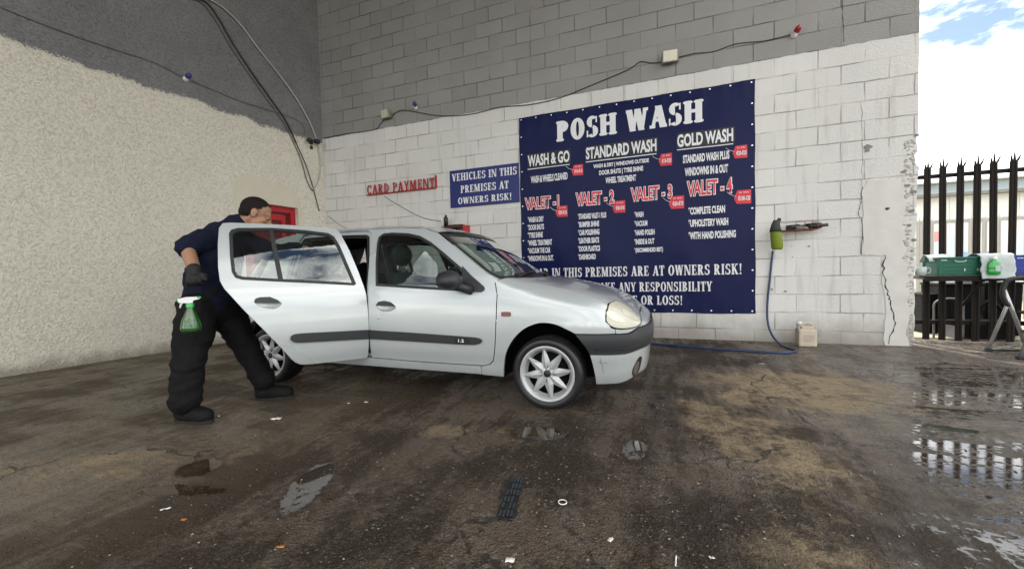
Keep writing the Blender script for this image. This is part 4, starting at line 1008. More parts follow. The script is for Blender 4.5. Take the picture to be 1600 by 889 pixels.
def side_panels(mirror):
    s = mirror
    # bonnet shut line
    seam = [(x, float(inv_y(x, y))) for x, y in ((2.33, .705), (2.45, .69), (2.6, .68), (2.75, .672), (2.88, .665), (2.98, .66))]
    big = inset(HL_UV, -.009)
    f1 = [(2.292, .197), (2.125, .202), (2.125, .268), (2.145, .271), (2.20, .286), (2.232, .318), (2.248, .378), (2.262, .479), (2.272, .64), (2.277, .80), (2.252, .893), (2.285, .905)]+seam
    f2 = [(3.086, .560), (3.086, .533), (2.831, .5355)]+FARCH[::-1][1:]
    fender = [inv(*p) for p in dopen(f1)]+[big[11], big[12], big[0], big[1], big[2]]+[inv(*p) for p in dopen(f2)]
    panel('front_wing', fender, 'paint', car, uv=True, mirror=s, rim=.02)
    # sill and rear quarter
    sill = [(.352, .212), (2.1195, .202), (2.1195, .268), (1.905, .267), (1.561, .269), (1.15, .278), (.961, .286), (.796, .293), (.69, .300), (.645, .308), (.60, .327), (.46, .40), (.36, .36)]
    panel('sill', sill, 'paint', car, mirror=s, off=-.004, rim=.03, grid=.025)
    op = inset(RDOOR[:14], -.006); op = [tuple(p) for p in op]
    quarter = [(-.02, 1.33), (.29, 1.360), (.238, 1.354)]+[tuple(p) for p in op[2:13]]+[(.46, .405), (.36, .365)]+RARCH[::-1][1:-1]+[(-.30, .20)]
    q_uv = [inv(*p) for p in dens(quarter, .02)]+[(-LC, float(Vz(.20)))]+[(-LC, float(Vz(z))) for z in np.arange(.22, 1.33, .02)]+[(u, float(Vz(1.33))) for u in np.linspace(-LC, inv(-.02, 1.33)[0], 20)[:-1]]
    hatch_hole = [(u, float(Vz(z))) for u, z in ((-LC*.55, .97), (-LC*.995, .97), (-LC*.995, 1.27), (-LC*.60, 1.27))]
    panel('rear_quarter', q_uv, 'paint', car, holes=[hatch_hole], uv=True, mirror=s, rim=.02, grid=.035)
    panel('rear_screen', inset(hatch_hole, -.01), 'glass', car, uv=True, mirror=s, rim=0, off=-.008, grid=.05)
    tl = [(u, float(Vz(z))) for u, z in ((-LC*.45, .62), (-LC*.62, .62), (-LC*.60, .90), (-LC*.45, .90))]
    panel('tail_light', chaikin(tl, 2), 'redlens', car, uv=True, mirror=s, off=.006, rim=.01)
    rb = [(u, float(Vz(z))) for u, z in ((-LC*.30, .36), (-LC, .36), (-LC, .50), (-LC*.30, .50))]
    panel('rear_bumper_strip', rb, 'plastic', car, uv=True, mirror=s, off=.02, rim=.025)
    # windscreen pillar and rail over the doors
    rail = [(2.278, .9105)]+APIL[1:]+[(1.56, 1.334), (1.335, 1.350), (1.04, 1.357), (.67, 1.357), (.30, 1.357), (.30, 1.354) if False else (.29, 1.3565), (.474, 1.3585), (.776, 1.3575), (.985, 1.350), (1.016, 1.335), (1.041, 1.322), (1.335, 1.328), (1.533, 1.309), (1.645, 1.271), (1.817, 1.156), (1.988, 1.034), (2.150, .924), (2.242, .883)]
    panel('windscreen_pillar', rail, 'paint', car, mirror=s, off=-.003, rim=.025, grid=.02, dd=.012)
    # inner post between the doors
    post = [(1.17, .29), (1.17, .62), (1.14, .85), (1.05, 1.33), (.985, 1.335), (1.05, 1.17), (1.09, .99), (1.115, .865), (1.125, .75), (1.125, .29)]
    panel('door_post', post, 'paint_dull', car, mirror=s, off=-.035, rim=.05)
    lamp = panel('headlight', chaikin(HL_UV, 1), 'lamp', car, uv=True, mirror=s, off=.004, rim=.02, grid=.02, dd=.012)
    cu = np.mean(np.array(HL_UV), 0)
    bowl = [(cu[0]-.14+.085*math.cos(a), cu[1]-.005+.062*math.sin(a)) for a in np.linspace(0, 2*math.pi, 18)[:-1]]
    panel('reflector', bowl, 'lamp2', lamp, uv=True, mirror=s, off=.0065, rim=.004, grid=.02, dd=.012)
    bowl = [(cu[0]+.10+.075*math.cos(a)-.4*.06*math.sin(a), cu[1]-.005+.062*math.sin(a)) for a in np.linspace(0, 2*math.pi, 18)[:-1]]
    panel('reflector', bowl, 'lamp2', lamp, uv=True, mirror=s, off=.0065, rim=.004, grid=.02, dd=.012)
    ind = chaikin([(2.309, .650), (2.316, .645), (2.373, .645), (2.381, .650), (2.381, .673), (2.373, .678), (2.316, .678), (2.309, .673)], 1)
    panel('side_indicator', ind, 'orange', car, mirror=s, off=.008, rim=.01, grid=.015, dd=.01)
    Uc = LS+LC
    # dark bumper band and painted apron, wrapping round the nose to the centre line
    def wrap(lo, hi): return [inv(*p) for p in lo]+[inv(*p) for p in hi][::-1]
    u0_ = inv(3.089, .53)[0]; usn = np.linspace(u0_, Uc, 30)[1:]; tt_ = [(u-u0_)/(Uc-u0_) for u in usn]
    def rise(a, b, t0, t1): return [a+(b-a)*(lambda q: q*q*(3-2*q))(min(1, max(0, (t-t0)/(t1-t0)))) for t in tt_]
    ztop = rise(.527, .560, .18, .42); zbot = rise(.395, .414, .1, .5); zlow = rise(.182, .235, .05, .55)
    top = [inv(2.834, .532), inv(2.95, .531), inv(3.089, .529)]+[(u, float(Vz(z_))) for u, z_ in zip(usn, ztop)]
    bot = [inv(2.923, .399), inv(3.0, .397), inv(3.086, .395)]+[(u, float(Vz(z_))) for u, z_ in zip(usn, zbot)]
    archside = [inv(*p) for p in ((2.870, .487), (2.902, .440))]
    bp = panel('bumper', top+bot[::-1]+archside[::-1], 'plastic', car, uv=True, mirror=s, off=lambda x, z: .013+.010*math.sin(math.pi*min(1, max(0, (z-.41)/.14))), rim=.03, grid=.022)
    g1 = [(u, float(Vz(zz_))) for u, zz_ in [(inv(2.96, .44)[0], .432), (inv(3.03, .44)[0], .430)]+[(u, z_+.034) for u, z_ in list(zip(usn, zbot))[:-2]]]
    mbb = MB(); mbb.tube([surf(*q)+nrm(*q)*.0205 for q in g1], .0035, 5)
    if s: mbb.v = [(x, -y, z) for x, y, z in mbb.v]
    mbb.build('bumper_groove', 'black', bp)
    atop = [inv(2.925, .392), inv(3.0, .390), inv(3.086, .388)]+[(u, float(Vz(z_-.007))) for u, z_ in zip(usn, zbot)]
    abot = [inv(2.953, .182), inv(3.03, .182)]+[(u, float(Vz(z_))) for u, z_ in zip(usn, zlow)]
    fog = chaikin([(3.178, .257), (3.184, .218), (3.199, .207), (3.222, .249), (3.244, .345), (3.231, .360), (3.202, .315)], 2)
    ap = panel('bumper_apron', atop+abot[::-1]+[inv(2.953, .225), inv(2.948, .268), inv(2.938, .335)], 'paint', car, holes=[], uv=True, mirror=s, off=.006, rim=.03, grid=.022)
    fl = panel('fog_lamp', fog, 'black', ap, mirror=s, off=.010, rim=.006, grid=.02, dd=.01)
    fog2 = chaikin([(3.183, .257), (3.187, .226), (3.198, .217), (3.212, .252), (3.222, .312), (3.216, .326), (3.200, .302)], 2)
    panel('lens', fog2, 'chrome', fl, mirror=s, off=.0125, rim=.003, grid=.015, dd=.01)
    if not s:
        mbb = MB(); sc = [(2.985, .375), (2.992, .35), (2.985, .335), (3.002, .325), (2.998, .29), (3.006, .265)]
        for k, pts in enumerate((sc, [(2.985, .335), (3.02, .340), (3.03, .328)], [(2.99, .35), (2.975, .342)])):
            P = [surf(*inv(*q))+nrm(*inv(*q))*.0058 for q in pts]; mbb.tube(P, .0014, 4)
        mbb.build('scuff', 'plastic', ap)
    # nose panel under the lamps
    npn = [inv(3.091, .533)]+[(u, t[1]+.004) for u, t in zip(usn, top[3:])]
    nsz = [.578, .583]+[.59]*3
    lip = [(float(big[6][0]+(Uc-big[6][0])*t), float(big[6][1]+(Vz(.640)-big[6][1])*math.sin(t*math.pi/2))) for t in np.linspace(0, 1, 14)]
    npn2 = [inv(3.091, .5615)]+[tuple(p) for p in big[3:6]]+[(u, v-.008) for u, v in lip]
    panel('nose_panel', npn+npn2[::-1], 'paint', car, uv=True, mirror=s, rim=.02, grid=.02)
    # bonnet half
    bon = [inv(x, z-.0) for x, z in [(x, float(inv_y(x, y-.006))) for x, y in ((2.345, .705), (2.45, .69), (2.6, .68), (2.75, .672), (2.88, .665), (2.98, .66))]]
    bon += [tuple(big[k]) for k in (11, 10, 9, 8, 7)]+lip
    Vr = float(Vz(.9085)); bon += [(Uc, float(v)) for v in np.linspace(float(Vz(.640)), Vr, 30)[1:]]
    u0 = inv(2.345, float(inv_y(2.345, .699)))
    bon += [(Uc+(u0[0]-Uc)*t, Vr+(u0[1]-Vr)*t) for t in np.linspace(0, 1, 14)[1:-1]]
    return bon

bon = side_panels(False); side_panels(True)
panel('bonnet', bon, 'paint', car, uv=True, both=True, rim=.02, grid=.03)

def door(name, poly, win, strip, handle, hinge=None, ang=0.0, mirror=False, front=True):
    h = np.array(hinge if hinge is not None else (0, 0, 0), float)
    hs = h*np.array([1, -1, 1]) if mirror else h
    root = panel(name, poly, 'paint', car, holes=[win]+([handle[0]] if handle else []), mirror=mirror, shift=tuple(hs), rim=.010, grid=.028)
    root.location = tuple(hs); root.rotation_euler = (0, 0, ang)
    kw = dict(mirror=mirror, shift=tuple(hs))
    # window: seal, glass
    wi = inset(win, .016)
    panel('window_seal', inset(win, -.004), 'black', root, holes=[wi], off=.003, rim=.02, grid=.05, dd=.012, **kw)
    if front:
        gl = wi
        panel('window_glass', gl, 'glass', root, off=-.008, rim=0, grid=.05, **kw)
        sail = [(1.968, 1.012), (2.045, .946), (2.134, .882), (2.172, .852), (2.173, .832), (2.150, .816), (2.0, .822)]
        panel('mirror_base', sail, 'plastic', root, off=.008, rim=.012, grid=.03, dd=.015, **kw)
    else:
        panel('window_glass', wi, 'glassdoor', root, off=-.008, rim=0, grid=.05, **kw)
        panel('window_bar', DIV, 'black', root, off=.004, rim=.015, grid=.03, **kw)
    # moulding
    panel('side_moulding', strip, 'plastic', root, off=lambda x, z: .014, rim=.014, grid=.02, dd=.012, **kw)
    if handle:
        hole, grip = handle; cx_, cz_ = np.mean(np.array(hole), 0)
        rx_, rz_ = np.ptp(np.array(hole)[:, 0])/2, np.ptp(np.array(hole)[:, 1])/2
        panel('handle_recess', inset(hole, -.001), 'paint', root, off=lambda x, z: -.022*max(0, 1-((x-cx_)/rx_)**2-((z-cz_)/rz_)**2)**.6, rim=0, grid=.012, dd=.01, **kw)
        panel('handle', grip, 'plastic', root, off=lambda x, z: .010, rim=.014, grid=.012, dd=.01, **kw)
    # inner trim
    panel('door_trim', [p for p in inset(poly, .03) if p[1] < .86]+([(1.14, .80)] if False else []), 'seatd', root, off=-.06, rim=0, grid=.08, **kw)
    return root
FSTRIP = [(1.158, .518), (1.585, .507), (1.971, .494), (2.10, .489), (2.14, .482), (2.157, .467), (2.142, .447), (2.096, .435), (1.949, .434), (1.58, .440), (1.152, .446)]
RSTRIP = [(.589, .524), (.600, .541), (.620, .548), (.662, .549), (1.147, .520), (1.148, .447), (.661, .482), (.620, .488), (.596, .503)]
FH = chaikin([(1.232, .716), (1.256, .746), (1.312, .754), (1.368, .743), (1.414, .714), (1.420, .690), (1.382, .667), (1.295, .664), (1.243, .690)], 1)
FG = [(1.233, .716), (1.256, .744), (1.312, .752), (1.366, .741), (1.411, .710), (1.320, .710)]
RH = chaikin([(.382, .795), (.391, .817), (.418, .825), (.477, .824), (.526, .800), (.557, .765), (.546, .738), (.510, .734), (.445, .746), (.396, .772)], 1)
RG = [(.384, .797), (.391, .815), (.418, .823), (.477, .822), (.522, .799), (.535, .778), (.46, .784), (.40, .787)]
fd = door('front_door', FDOOR, FWIN, FSTRIP, (FH, FG))
HX, HY = 1.16, -float(Wf(.6)); HDEG = R_(60)
rd = door('rear_door', RDOOR, RWIN, RSTRIP, (RH, RG), hinge=(HX, HY, 0), ang=HDEG, front=False); rd['label'] = 'rear door swung wide open'
door('front_door', FDOOR, FWIN, FSTRIP, None, mirror=True); door('rear_door', RDOOR, RWIN, RSTRIP, None, mirror=True, front=False)
# lock, badge
u = inv(1.253, .619); p = surf(*u); mb = MB(); mb.lathe([(.012, .002), (.012, -.005), (.004, -.005), (.004, .0)], tuple(p), 'y', 14); mb.build('lock', 'chrome', fd)
bd = chaikin([(1.937, .445), (1.945, .440), (2.045, .441), (2.053, .447), (2.053, .476), (2.045, .482), (1.945, .483), (1.937, .477)], 1)
bdg = panel('badge', bd, 'rubber', fd, off=.0165, rim=.004, grid=.02, dd=.01)
yb_ = -float(Wf(.46))-.0175
o = sans('1.2', (1.968, 2.015, .450, .474), yb_, 'white', 'badge_lettering', bdg, bold=.03)
for nm, loc in (('front', None),): pass
# door mirror
mbm = MB(); mbm.ball((0, 0, 0), (.085, .10, .075), 22, 14)
mbm.v = [(x-.045 if x < -.045 else x, y, z*(1 if z > 0 else .85)) for x, y, z in mbm.v]
mbm.v = [(max(x, -.07), y, z) for x, y, z in mbm.v]
dm = mbm.build('door_mirror', 'plastic', fd, loc=(1.965, -.935, .905)); dm.rotation_euler = (0, 0, R_(8))
mbm = MB(); mbm.tube([(1.99, -.90, .875), (2.03, -.83, .845), (2.06, -.79, .835)], [.036, .032, .04], 10); mbm.build('mirror_arm', 'plastic', fd)
dm2 = dm.copy(); COL.objects.link(dm2); dm2.location = (1.965, .935, .905); dm2.parent = car

# roof
ZE = pchip([-.22, .2, .30, .67, 1.04, 1.335, 1.56, 1.70], [1.30, 1.351, 1.357, 1.358, 1.3575, 1.3505, 1.334, 1.288])
ZC = pchip([-.22, .3, 1.0, 1.315, 1.508, 1.70], [1.355, 1.418, 1.422, 1.404, 1.376, 1.324])
vs = []; fs = []; ns, nxx = 28, 40
for i in range(nxx+1):
    x = -.20+(1.70+.20)*i/nxx
    for j in range(ns+1):
        s_ = math.sin((j/ns-.5)*math.pi); ze, zc = float(ZE(x)), float(ZC(x)); We = float(Wf(ze))*(1 if x > .1 else max(.2, 1-((.1-x)/.36)**4)**.25)
        vs.append((x+(.055*(1-s_*s_) if i == nxx else .055*(1-s_*s_)*max(0, (i/nxx-.8)/.2)), s_*We, ze+(zc-ze)*(1-abs(s_)**2.2)**.62))
for i in range(nxx):
    for j in range(ns): a = i*(ns+1)+j; fs.append((a, a+1, a+ns+2, a+ns+1))
mb = MB(); mb.add(vs, fs, True); mb.build('roof_panel', 'paint', car)
mb = MB(); mb.add([(x, y*.97, z-.03) for x, y, z in vs], [f[::-1] for f in fs], True); mb.build('headlining', 'seatd', car)
# windscreen
ev = [(2.285, .905), (2.187, .950), (2.027, 1.060), (1.855, 1.183), (1.705, 1.287)]
EX = pchip([0, .18, .45, .75, 1], [e[0] for e in ev]); EZ = pchip([0, .18, .45, .75, 1], [e[1] for e in ev])
def ws(s_, t, inset_=0.0, off=0.0):
    x, z = float(EX(t)), float(EZ(t)); y = float(Wf(z))-.012-.02*(1-t)
    b = .15-.085*t
    return (x+b*(1-abs(s_)**2.2)+off*.8, s_*y, z+.012*t*(1-s_*s_)+off*.6)
def wsgrid(name, mat, s0, s1, t0, t1, off, n=24, m=14, parent=car):
    vs = [ws(s0+(s1-s0)*j/n, t0+(t1-t0)*i/m, off=off) for i in range(m+1) for j in range(n+1)]; fs = []
    for i in range(m):
        for j in range(n): a = i*(n+1)+j; fs.append((a, a+1, a+n+2, a+n+1))
    mb = MB(); mb.add(vs, fs, True); return mb.build(name, mat, parent)
wsc = wsgrid('windscreen', 'glassclear', -.97, .97, .02, .985, 0.0)
for a in ((-1, -.945, 0, 1), (.945, 1, 0, 1), (-.945, .945, .94, 1.0), (-.945, .945, 0, .10)): wsgrid('windscreen_seal', 'black', *a, .002, n=20 if a[1]-a[0] > .5 else 2, m=14 if a[3]-a[2] > .5 else 2, parent=wsc)
for s0, s1, t0, t1 in ((-.72, -.02, .10, .20), (.0, .66, .09, .17)):
    mb = MB(); mb.tube([ws(s0+(s1-s0)*k/8, t0+(t1-t0)*k/8-.02*math.sin(math.pi*k/8), off=.016) for k in range(9)], .011, 6); a_ = ws(s0-.1, .0, off=.02); b__ = ws(s0+(s1-s0)*.5, (t0+t1)/2-.02, off=.03); mb.tube([a_, b__], .007, 6); mb.build('wiper', 'black', car)
mb = MB(); vs = []; fs = []
for j in range(25):
    s_ = -1+j/12; p0 = ws(s_, 0); xr_ = 2.355+.115*(1-abs(s_)**2.2); vs += [(p0[0]-.01, p0[1], .897), (xr_+.03, p0[1]*.98, .885)]
    if j: fs.append((2*j-2, 2*j-1, 2*j+1, 2*j))
mb.add(vs, fs, True)
for k in range(14): mb.box((2.40+.085*(1-abs(-.8+k*.12)**2.2), -.56+k*.085, .899), (.05, .012, .012))
mb.build('scuttle', 'black', car)
p0 = ws(.0, .86, off=-.03); mb = MB(); mb.box((p0[0]-.03, 0, p0[2]-.03), (.03, .22, .06), bev=.012); mb.build('rear_view_mirror', 'black', car)

# underside, wheel wells, cabin
mb = MB(); mb.box((1.3, 0, .235), (1.80, 1.46, .05)); mb.box((-.30, 0, .40), (.30, 1.2, .36)); mb.box((2.52, 0, .48), (.76, .92, .48)); mb.box((2.10, 0, .55), (.28, 1.50, .62)); mb.box((.05, 0, .42), (.60, 1.06, .36)); mb.build('underbody', 'void', car)
for cx_, y in ((2.63, -1), (2.63, 1), (0.02, -1), (0.02, 1)):
    mb = MB(); P = []; n = 20
    for k in range(n+1):
        a = math.pi*k/n*1.15-.24; P.append((cx_+.385*math.cos(a), .25+.385*math.sin(a)))
    vs = [(x, y*.69, z) for x, z in P]+[(x, y*.46, z) for x, z in P]; mb.add(vs, [(k, k+1, n+2+k, n+1+k) for k in range(n)]+[[n+1+k for k in range(n+1)]]); mb.build('wheel_well', 'void', car)
mb = MB(); mb.box((2.02, 0, .80), (.34, 1.38, .16), bev=.04); mb.box((2.2, 0, .83), (.22, 1.36, .10), bev=.03); mb.box((1.92, -.36, .86), (.18, .34, .12), bev=.04); mb.build('dashboard', 'seatd', car)
mb = MB(); c = Vector((1.78, -.36, .84)); q = Matrix.Rotation(R_(-62), 3, 'Y')
mb.tube([c+q@Vector((.18*math.cos(a), .18*math.sin(a), 0)) for a in np.linspace(0, 2*math.pi, 25)], .014, 8); mb.tube([c+q@Vector((-.18, 0, 0)), c+q@Vector((.18, 0, 0))], .016, 6); mb.tube([c+q@Vector((0, -.18, 0)), c], .016, 6); mb.build('steering_wheel', 'black', car)
def seat(x, y, wdt, parent):
    st = MB(); st.box((x+.22, y, .45), (.52, wdt, .16), Matrix.Rotation(R_(-6), 3, 'Y'), .05); st = st.build('seat', 'seat', parent)
    b1 = MB(); vs = []; fs = []; n = 14
    for k in range(11):
        t = k/10; zc = .46+.52*t; xc = x-.02-.18*t; hw = wdt/2*(1-.34*t**2.2); th = .075*(1-.35*t)
        for i in range(n):
            a = 2*math.pi*i/n; cx_, sx_ = math.cos(a), math.sin(a); f_ = (abs(cx_)**4+abs(sx_)**4)**-.25
            vs.append((xc+th*cx_*f_, y+hw*sx_*f_, zc))
        if k:
            for i in range(n): fs.append(((k-1)*n+i, (k-1)*n+(i+1) % n, k*n+(i+1) % n, k*n+i))
    fs.append([10*n+i for i in range(n)]); b1.add(vs, fs, True); b1.build('backrest', 'seat', st)
    b2 = MB(); b2.ball((x-.21, y, 1.135), (.062, wdt*.29, .10), 18, 12); b2.build('headrest', 'seat', st)
    b3 = MB(); [b3.tube([(x-.20, y+e*wdt*.14, .95), (x-.21, y+e*wdt*.14, 1.08)], .007, 6) for e in (-1, 1)]; b3.build('headrest_post', 'chrome', st)
    return st
seat(1.38, -.36, .48, car); seat(1.50, .36, .48, car)
mb = MB(); mb.box((.55, 0, .46), (.50, 1.20, .18), bev=.05); mb.box((.26, 0, .72), (.16, 1.20, .52), Matrix.Rotation(R_(-16), 3, 'Y'), .05); mb.build('rear_seat', 'seatd', car)
for e in (-.34, .34): mb = MB(); mb.ball((.17, e, 1.03), (.05, .13, .08)); mb.build('rear_headrest', 'seatd', car)
# aperture of the open door: painted flange and rubber seal
ap_ = [tuple(p) for p in inset(RDOOR, -.004)]; api = [tuple(p) for p in inset(RDOOR, .035)]
panel('door_aperture', ap_, 'paint_dull', car, holes=[api], off=-.028, rim=.03, grid=.05, dd=.015)
frame_tube('door_seal', api, .010, 'rubber', car, off=-.022)
mb = MB(); mb.add([(.25, -.62, .25), (1.15, -.62, .25), (1.15, .62, .25), (.25, .62, .25)], [(0, 1, 2, 3)]); mb.add([(1.0, -.7, .275), (1.9, -.7, .275), (1.9, .7, .275), (1.0, .7, .275)], [(0, 1, 2, 3)]); mb.build('cabin_floor', 'seatd', car)

# wheels
def wheel():
    r = empty('wheel'); r.parent = car
    RT = .252
    t = MB(); t.lathe([(.186, .02), (.196, -.004), (.206, -.010), (.228, -.012), (.243, -.004), (.2505, .014), (RT, .035), (RT, .155), (.246, .175), (.21, .185), (.18, .17)], axis='y', n=72)
    ty = t.build('tyre', 'tyre', r)
    tr_ = MB()
    for k in range(60):
        a = 2*math.pi*k/60
        for j, yy in enumerate((.03, .075, .115)): 
            q = Matrix.Rotation(-a, 3, 'Y'); c_ = q@Vector((RT+.0005, yy+.004*(k % 2), 0)); tr_.box(tuple(c_), (.003, .026, .019), q)
    tr_.build('tread', 'tyre', ty)
    rm = MB(); rm.lathe([(.150, .045), (.163, .022), (.170, .006), (.180, -.005), (.192, -.008), (.1965, -.004), (.1965, .004), (.19, .012), (.19, .15)], axis='y', n=72)
    for k in range(8):
        a0 = 2*math.pi*k/8+.14; q = Matrix.Rotation(-a0, 3, 'Y')
        # diamond petal: widest a third of the way out
        prof = [(.022, .018, .016), (.050, .0285, .010), (.080, .0305, .008), (.125, .0205, .010), (.173, .0090, .014)]
        vs = []; fs = []
        for x, hw, y0 in prof: vs += [q@Vector((x, y0+.010, -hw)), q@Vector((x, y0-.006, 0)), q@Vector((x, y0+.010, hw)), q@Vector((x, y0+.035, 0))]
        for i in range(len(prof)-1):
            for j in range(4): fs.append((4*i+j, 4*i+(j+1) % 4, 4*i+4+(j+1) % 4, 4*i+4+j))
        fs.append((4*4, 4*4+1, 4*4+2, 4*4+3)); rm.add(vs, fs, False)
    rm.lathe([(0, .012), (.040, .012), (.052, .018), (.055, .04)], axis='y', n=32)
    rim = rm.build('rim', 'alloy', r)
    cp = MB(); cp.lathe([(0, .004), (.020, .004), (.0255, .008), (.0255, .02)], axis='y', n=24); cp.build('hub_cap', 'rubber', rim)
    for k in range(4):
        a = 2*math.pi*k/4+.10; nt_ = MB(); nt_.lathe([(0, .010), (.0115, .010), (.0135, .006), (.0135, .016)], (.052*math.cos(a), 0, .052*math.sin(a)), 'y', 14); nt_.build('wheel_bolt', 'black', rim)
    dk = MB(); dk.lathe([(0, .075), (.125, .075), (.125, .085), (.17, .10), (.19, .12)], axis='y', n=40); dk.build('brake_disc', 'void', rim)
    return r
w0 = wheel(); w0.location = (2.628, -.795, .247)
for x, y, rz in ((.018, -.795, 0), (2.628, .795, math.pi), (.018, .795, math.pi)):
    c = copy_tree(w0, car); c.location = (x, y, .247); c.rotation_euler = (0, R_(17)*(x < 1), rz)
# ------------------------------------------------------------------ the man leaning in at the open door
def caps(mb, pts, rs, n=14, squash=None):
    """closed tapered limb with round ends"""
    pts = [Vector(p) for p in pts]; P = []; Rr = []
    d0 = (pts[0]-pts[1]).normalized(); d1 = (pts[-1]-pts[-2]).normalized()
    for a in (80, 55, 28): P.append(pts[0]+d0*rs[0]*math.sin(R_(a))); Rr.append(rs[0]*math.cos(R_(a)))
    P += pts; Rr += list(rs)
    for a in (28, 55, 80): P.append(pts[-1]+d1*rs[-1]*math.sin(R_(a))); Rr.append(rs[-1]*math.cos(R_(a)))
    mb.tube(P, Rr, n)
def smooth_chain(pts, rs, k=4):
    q = spline([(*p, r) for p, r in zip(pts, rs)], k); return [tuple(a[:3]) for a in q], [float(a[3]) for a in q]
def fuse(mb, name, mat, parent, vox=.008, smooth=6, wrinkle=0.0, wscale=14.0, cut=None, stretch=(1, 1, 1)):
    me = bpy.data.meshes.new('tmp'); me.from_pydata(mb.v, [], mb.f); o = bpy.data.objects.new('tmp', me); COL.objects.link(o)
    bm = bmesh.new(); bm.from_mesh(me); bmesh.ops.remove_doubles(bm, verts=bm.verts, dist=1e-6); bmesh.ops.recalc_face_normals(bm, faces=bm.faces); bm.to_mesh(me); bm.free()
    m = o.modifiers.new('r', 'REMESH'); m.mode = 'VOXEL'; m.voxel_size = vox
    m2 = o.modifiers.new('s', 'SMOOTH'); m2.iterations = smooth; m2.factor = .5
    me2 = bpy.data.meshes.new_from_object(o.evaluated_get(bpy.context.evaluated_depsgraph_get())); bpy.data.objects.remove(o); bpy.data.meshes.remove(me)
    me2.name = name
    if wrinkle:
        from mathutils import noise
        nn = [v.normal.copy() for v in me2.vertices]
        for v, n in zip(me2.vertices, nn):
            p = Vector((v.co.x*wscale*stretch[0], v.co.y*wscale*stretch[1], v.co.z*wscale*stretch[2])); a = noise.noise(p); b = noise.noise(p*2.3+Vector((3, 1, 7)))
            v.co += n*wrinkle*((1-abs(a)*2)*.8+b*.5)
    if cut is not None:
        bm = bmesh.new(); bm.from_mesh(me2); bmesh.ops.delete(bm, geom=[v for v in bm.verts if cut(v.co)], context='VERTS'); bm.to_mesh(me2); bm.free()
    for p in me2.polygons: p.use_smooth = True
    me2.update(); return link(name, me2, mat, parent)
PO = Vector((2.5, -3.95, 0))
man = empty('person', tuple(PO), 0, 'man in navy sweater, black trousers and black gloves leaning in behind the open rear door', 'person')
def A(px, py, d): return Vector(at(px, py, d))-PO
def Gd(px, py, z=0.0): return Vector(ground(px, py, z))-PO
heel1, toe1 = Gd(279, 657), Gd(325, 661); heel2, toe2 = Gd(401, 624), Gd(455, 622)
ank1 = heel1+Vector((.01, .02, .10)); ank2 = heel2+Vector((.02, .02, .10))
ankp1, kn1, hip1 = A(289, 628, 2.66), A(296, 556, 2.70), A(312, 482, 2.86)
ankp2, kn2, hip2 = A(411, 594, 3.10), A(388, 548, 3.06), A(350, 482, 3.02)
pel = A(330, 466, 2.95); waist = A(332, 438, 2.98); chest = A(340, 398, 3.04); ub = A(347, 373, 3.08)
shR, elR, wrR = A(321, 377, 2.92), A(293, 389, 2.80), A(303, 421, 2.70)
shL, elL, wrL = A(380, 376, 3.24), A(425, 394, 3.30), A(462, 388, 3.38)
nk0, nk1 = A(362, 357, 3.10), A(385, 344, 3.13)
hc = A(400, 334, 3.15)
FDIR = Vector((.60, .80, 0)).normalized(); SIDE = Vector((FDIR.y, -FDIR.x, 0))   # SIDE: towards the camera
HR = Matrix.Rotation(R_(24), 3, SIDE) if False else None
def headpt(f, s, u):
    """f forward, s to the camera side, u up in head space, head bowed by 22 degrees"""
    f, s, u = f*1.08, s*1.08, u*1.08; t = R_(-24); ff = f*math.cos(t)-u*math.sin(t)*-1*-1 if False else f*math.cos(t)-u*math.sin(t)*-1
    uu = u*math.cos(t)+f*math.sin(t)
    ff = f*math.cos(t)-u*math.sin(t)
    return hc+FDIR*ff+SIDE*s+Vector((0, 0, 1))*uu
# head: ovoid skull, jaw, brow, nose, lips, ears
mb = MB()
def hball(f, s, u, r):
    k = len(mb.v); mb.ball((0, 0, 0), r, 20, 14)
    for i in range(k, len(mb.v)): v = mb.v[i]; mb.v[i] = tuple(headpt(f+v[0], s+v[1], u+v[2]))
hball(-.012, 0, .028, (.098, .076, .088)); hball(.030, 0, -.045, (.062, .060, .078)); hball(.045, 0, -.090, (.042, .040, .030))
hball(.078, 0, .020, (.018, .055, .014))
hball(.086, .030, .000, (.010, .016, .010)); hball(.086, -.030, .000, (.010, .016, .010))
hball(.094, 0, -.012, (.014, .010, .026)); hball(.106, 0, -.030, (.018, .015, .011)); hball(.088, 0, -.062, (.014, .024, .008)); hball(.085, 0, -.074, (.012, .020, .008))
for e in (1, -1):
    hball(-.008, e*.078, -.012, (.020, .008, .032)); hball(-.014, e*.083, -.004, (.018, .006, .024)); hball(.058, e*.044, -.030, (.022, .018, .018))
caps(mb, [nk0, nk1, headpt(-.02, 0, -.04)], [.066, .060, .062])
caps(mb, *smooth_chain([pel, waist, chest, ub], [.135, .135, .145, .12])); caps(mb, [shR, ub, shL], [.07, .10, .07])
for ch, rr in (([shR, elR, wrR], [.055, .048, .040]), ([shL, elL, wrL], [.055, .043, .030]), ([hip1, kn1, ankp1, ank1], [.085, .06, .045, .045]), ([hip2, kn2, ankp2, ank2], [.085, .06, .045, .045])): caps(mb, ch, rr)
caps(mb, [hip1, hip2], [.09, .09]); caps(mb, [ank1, heel1+(toe1-heel1)*.7+Vector((0, 0, .05))], [.045, .035]); caps(mb, [ank2, heel2+(toe2-heel2)*.7+Vector((0, 0, .05))], [.045, .035])
hand = A(304, 442, 2.66); caps(mb, [wrR, wrR+(hand-wrR)*.5], [.032, .026]); caps(mb, [wrL, wrL+FDIR*.08], [.03, .03])
body = fuse(mb, 'body', 'skin', man, .0062, 3)
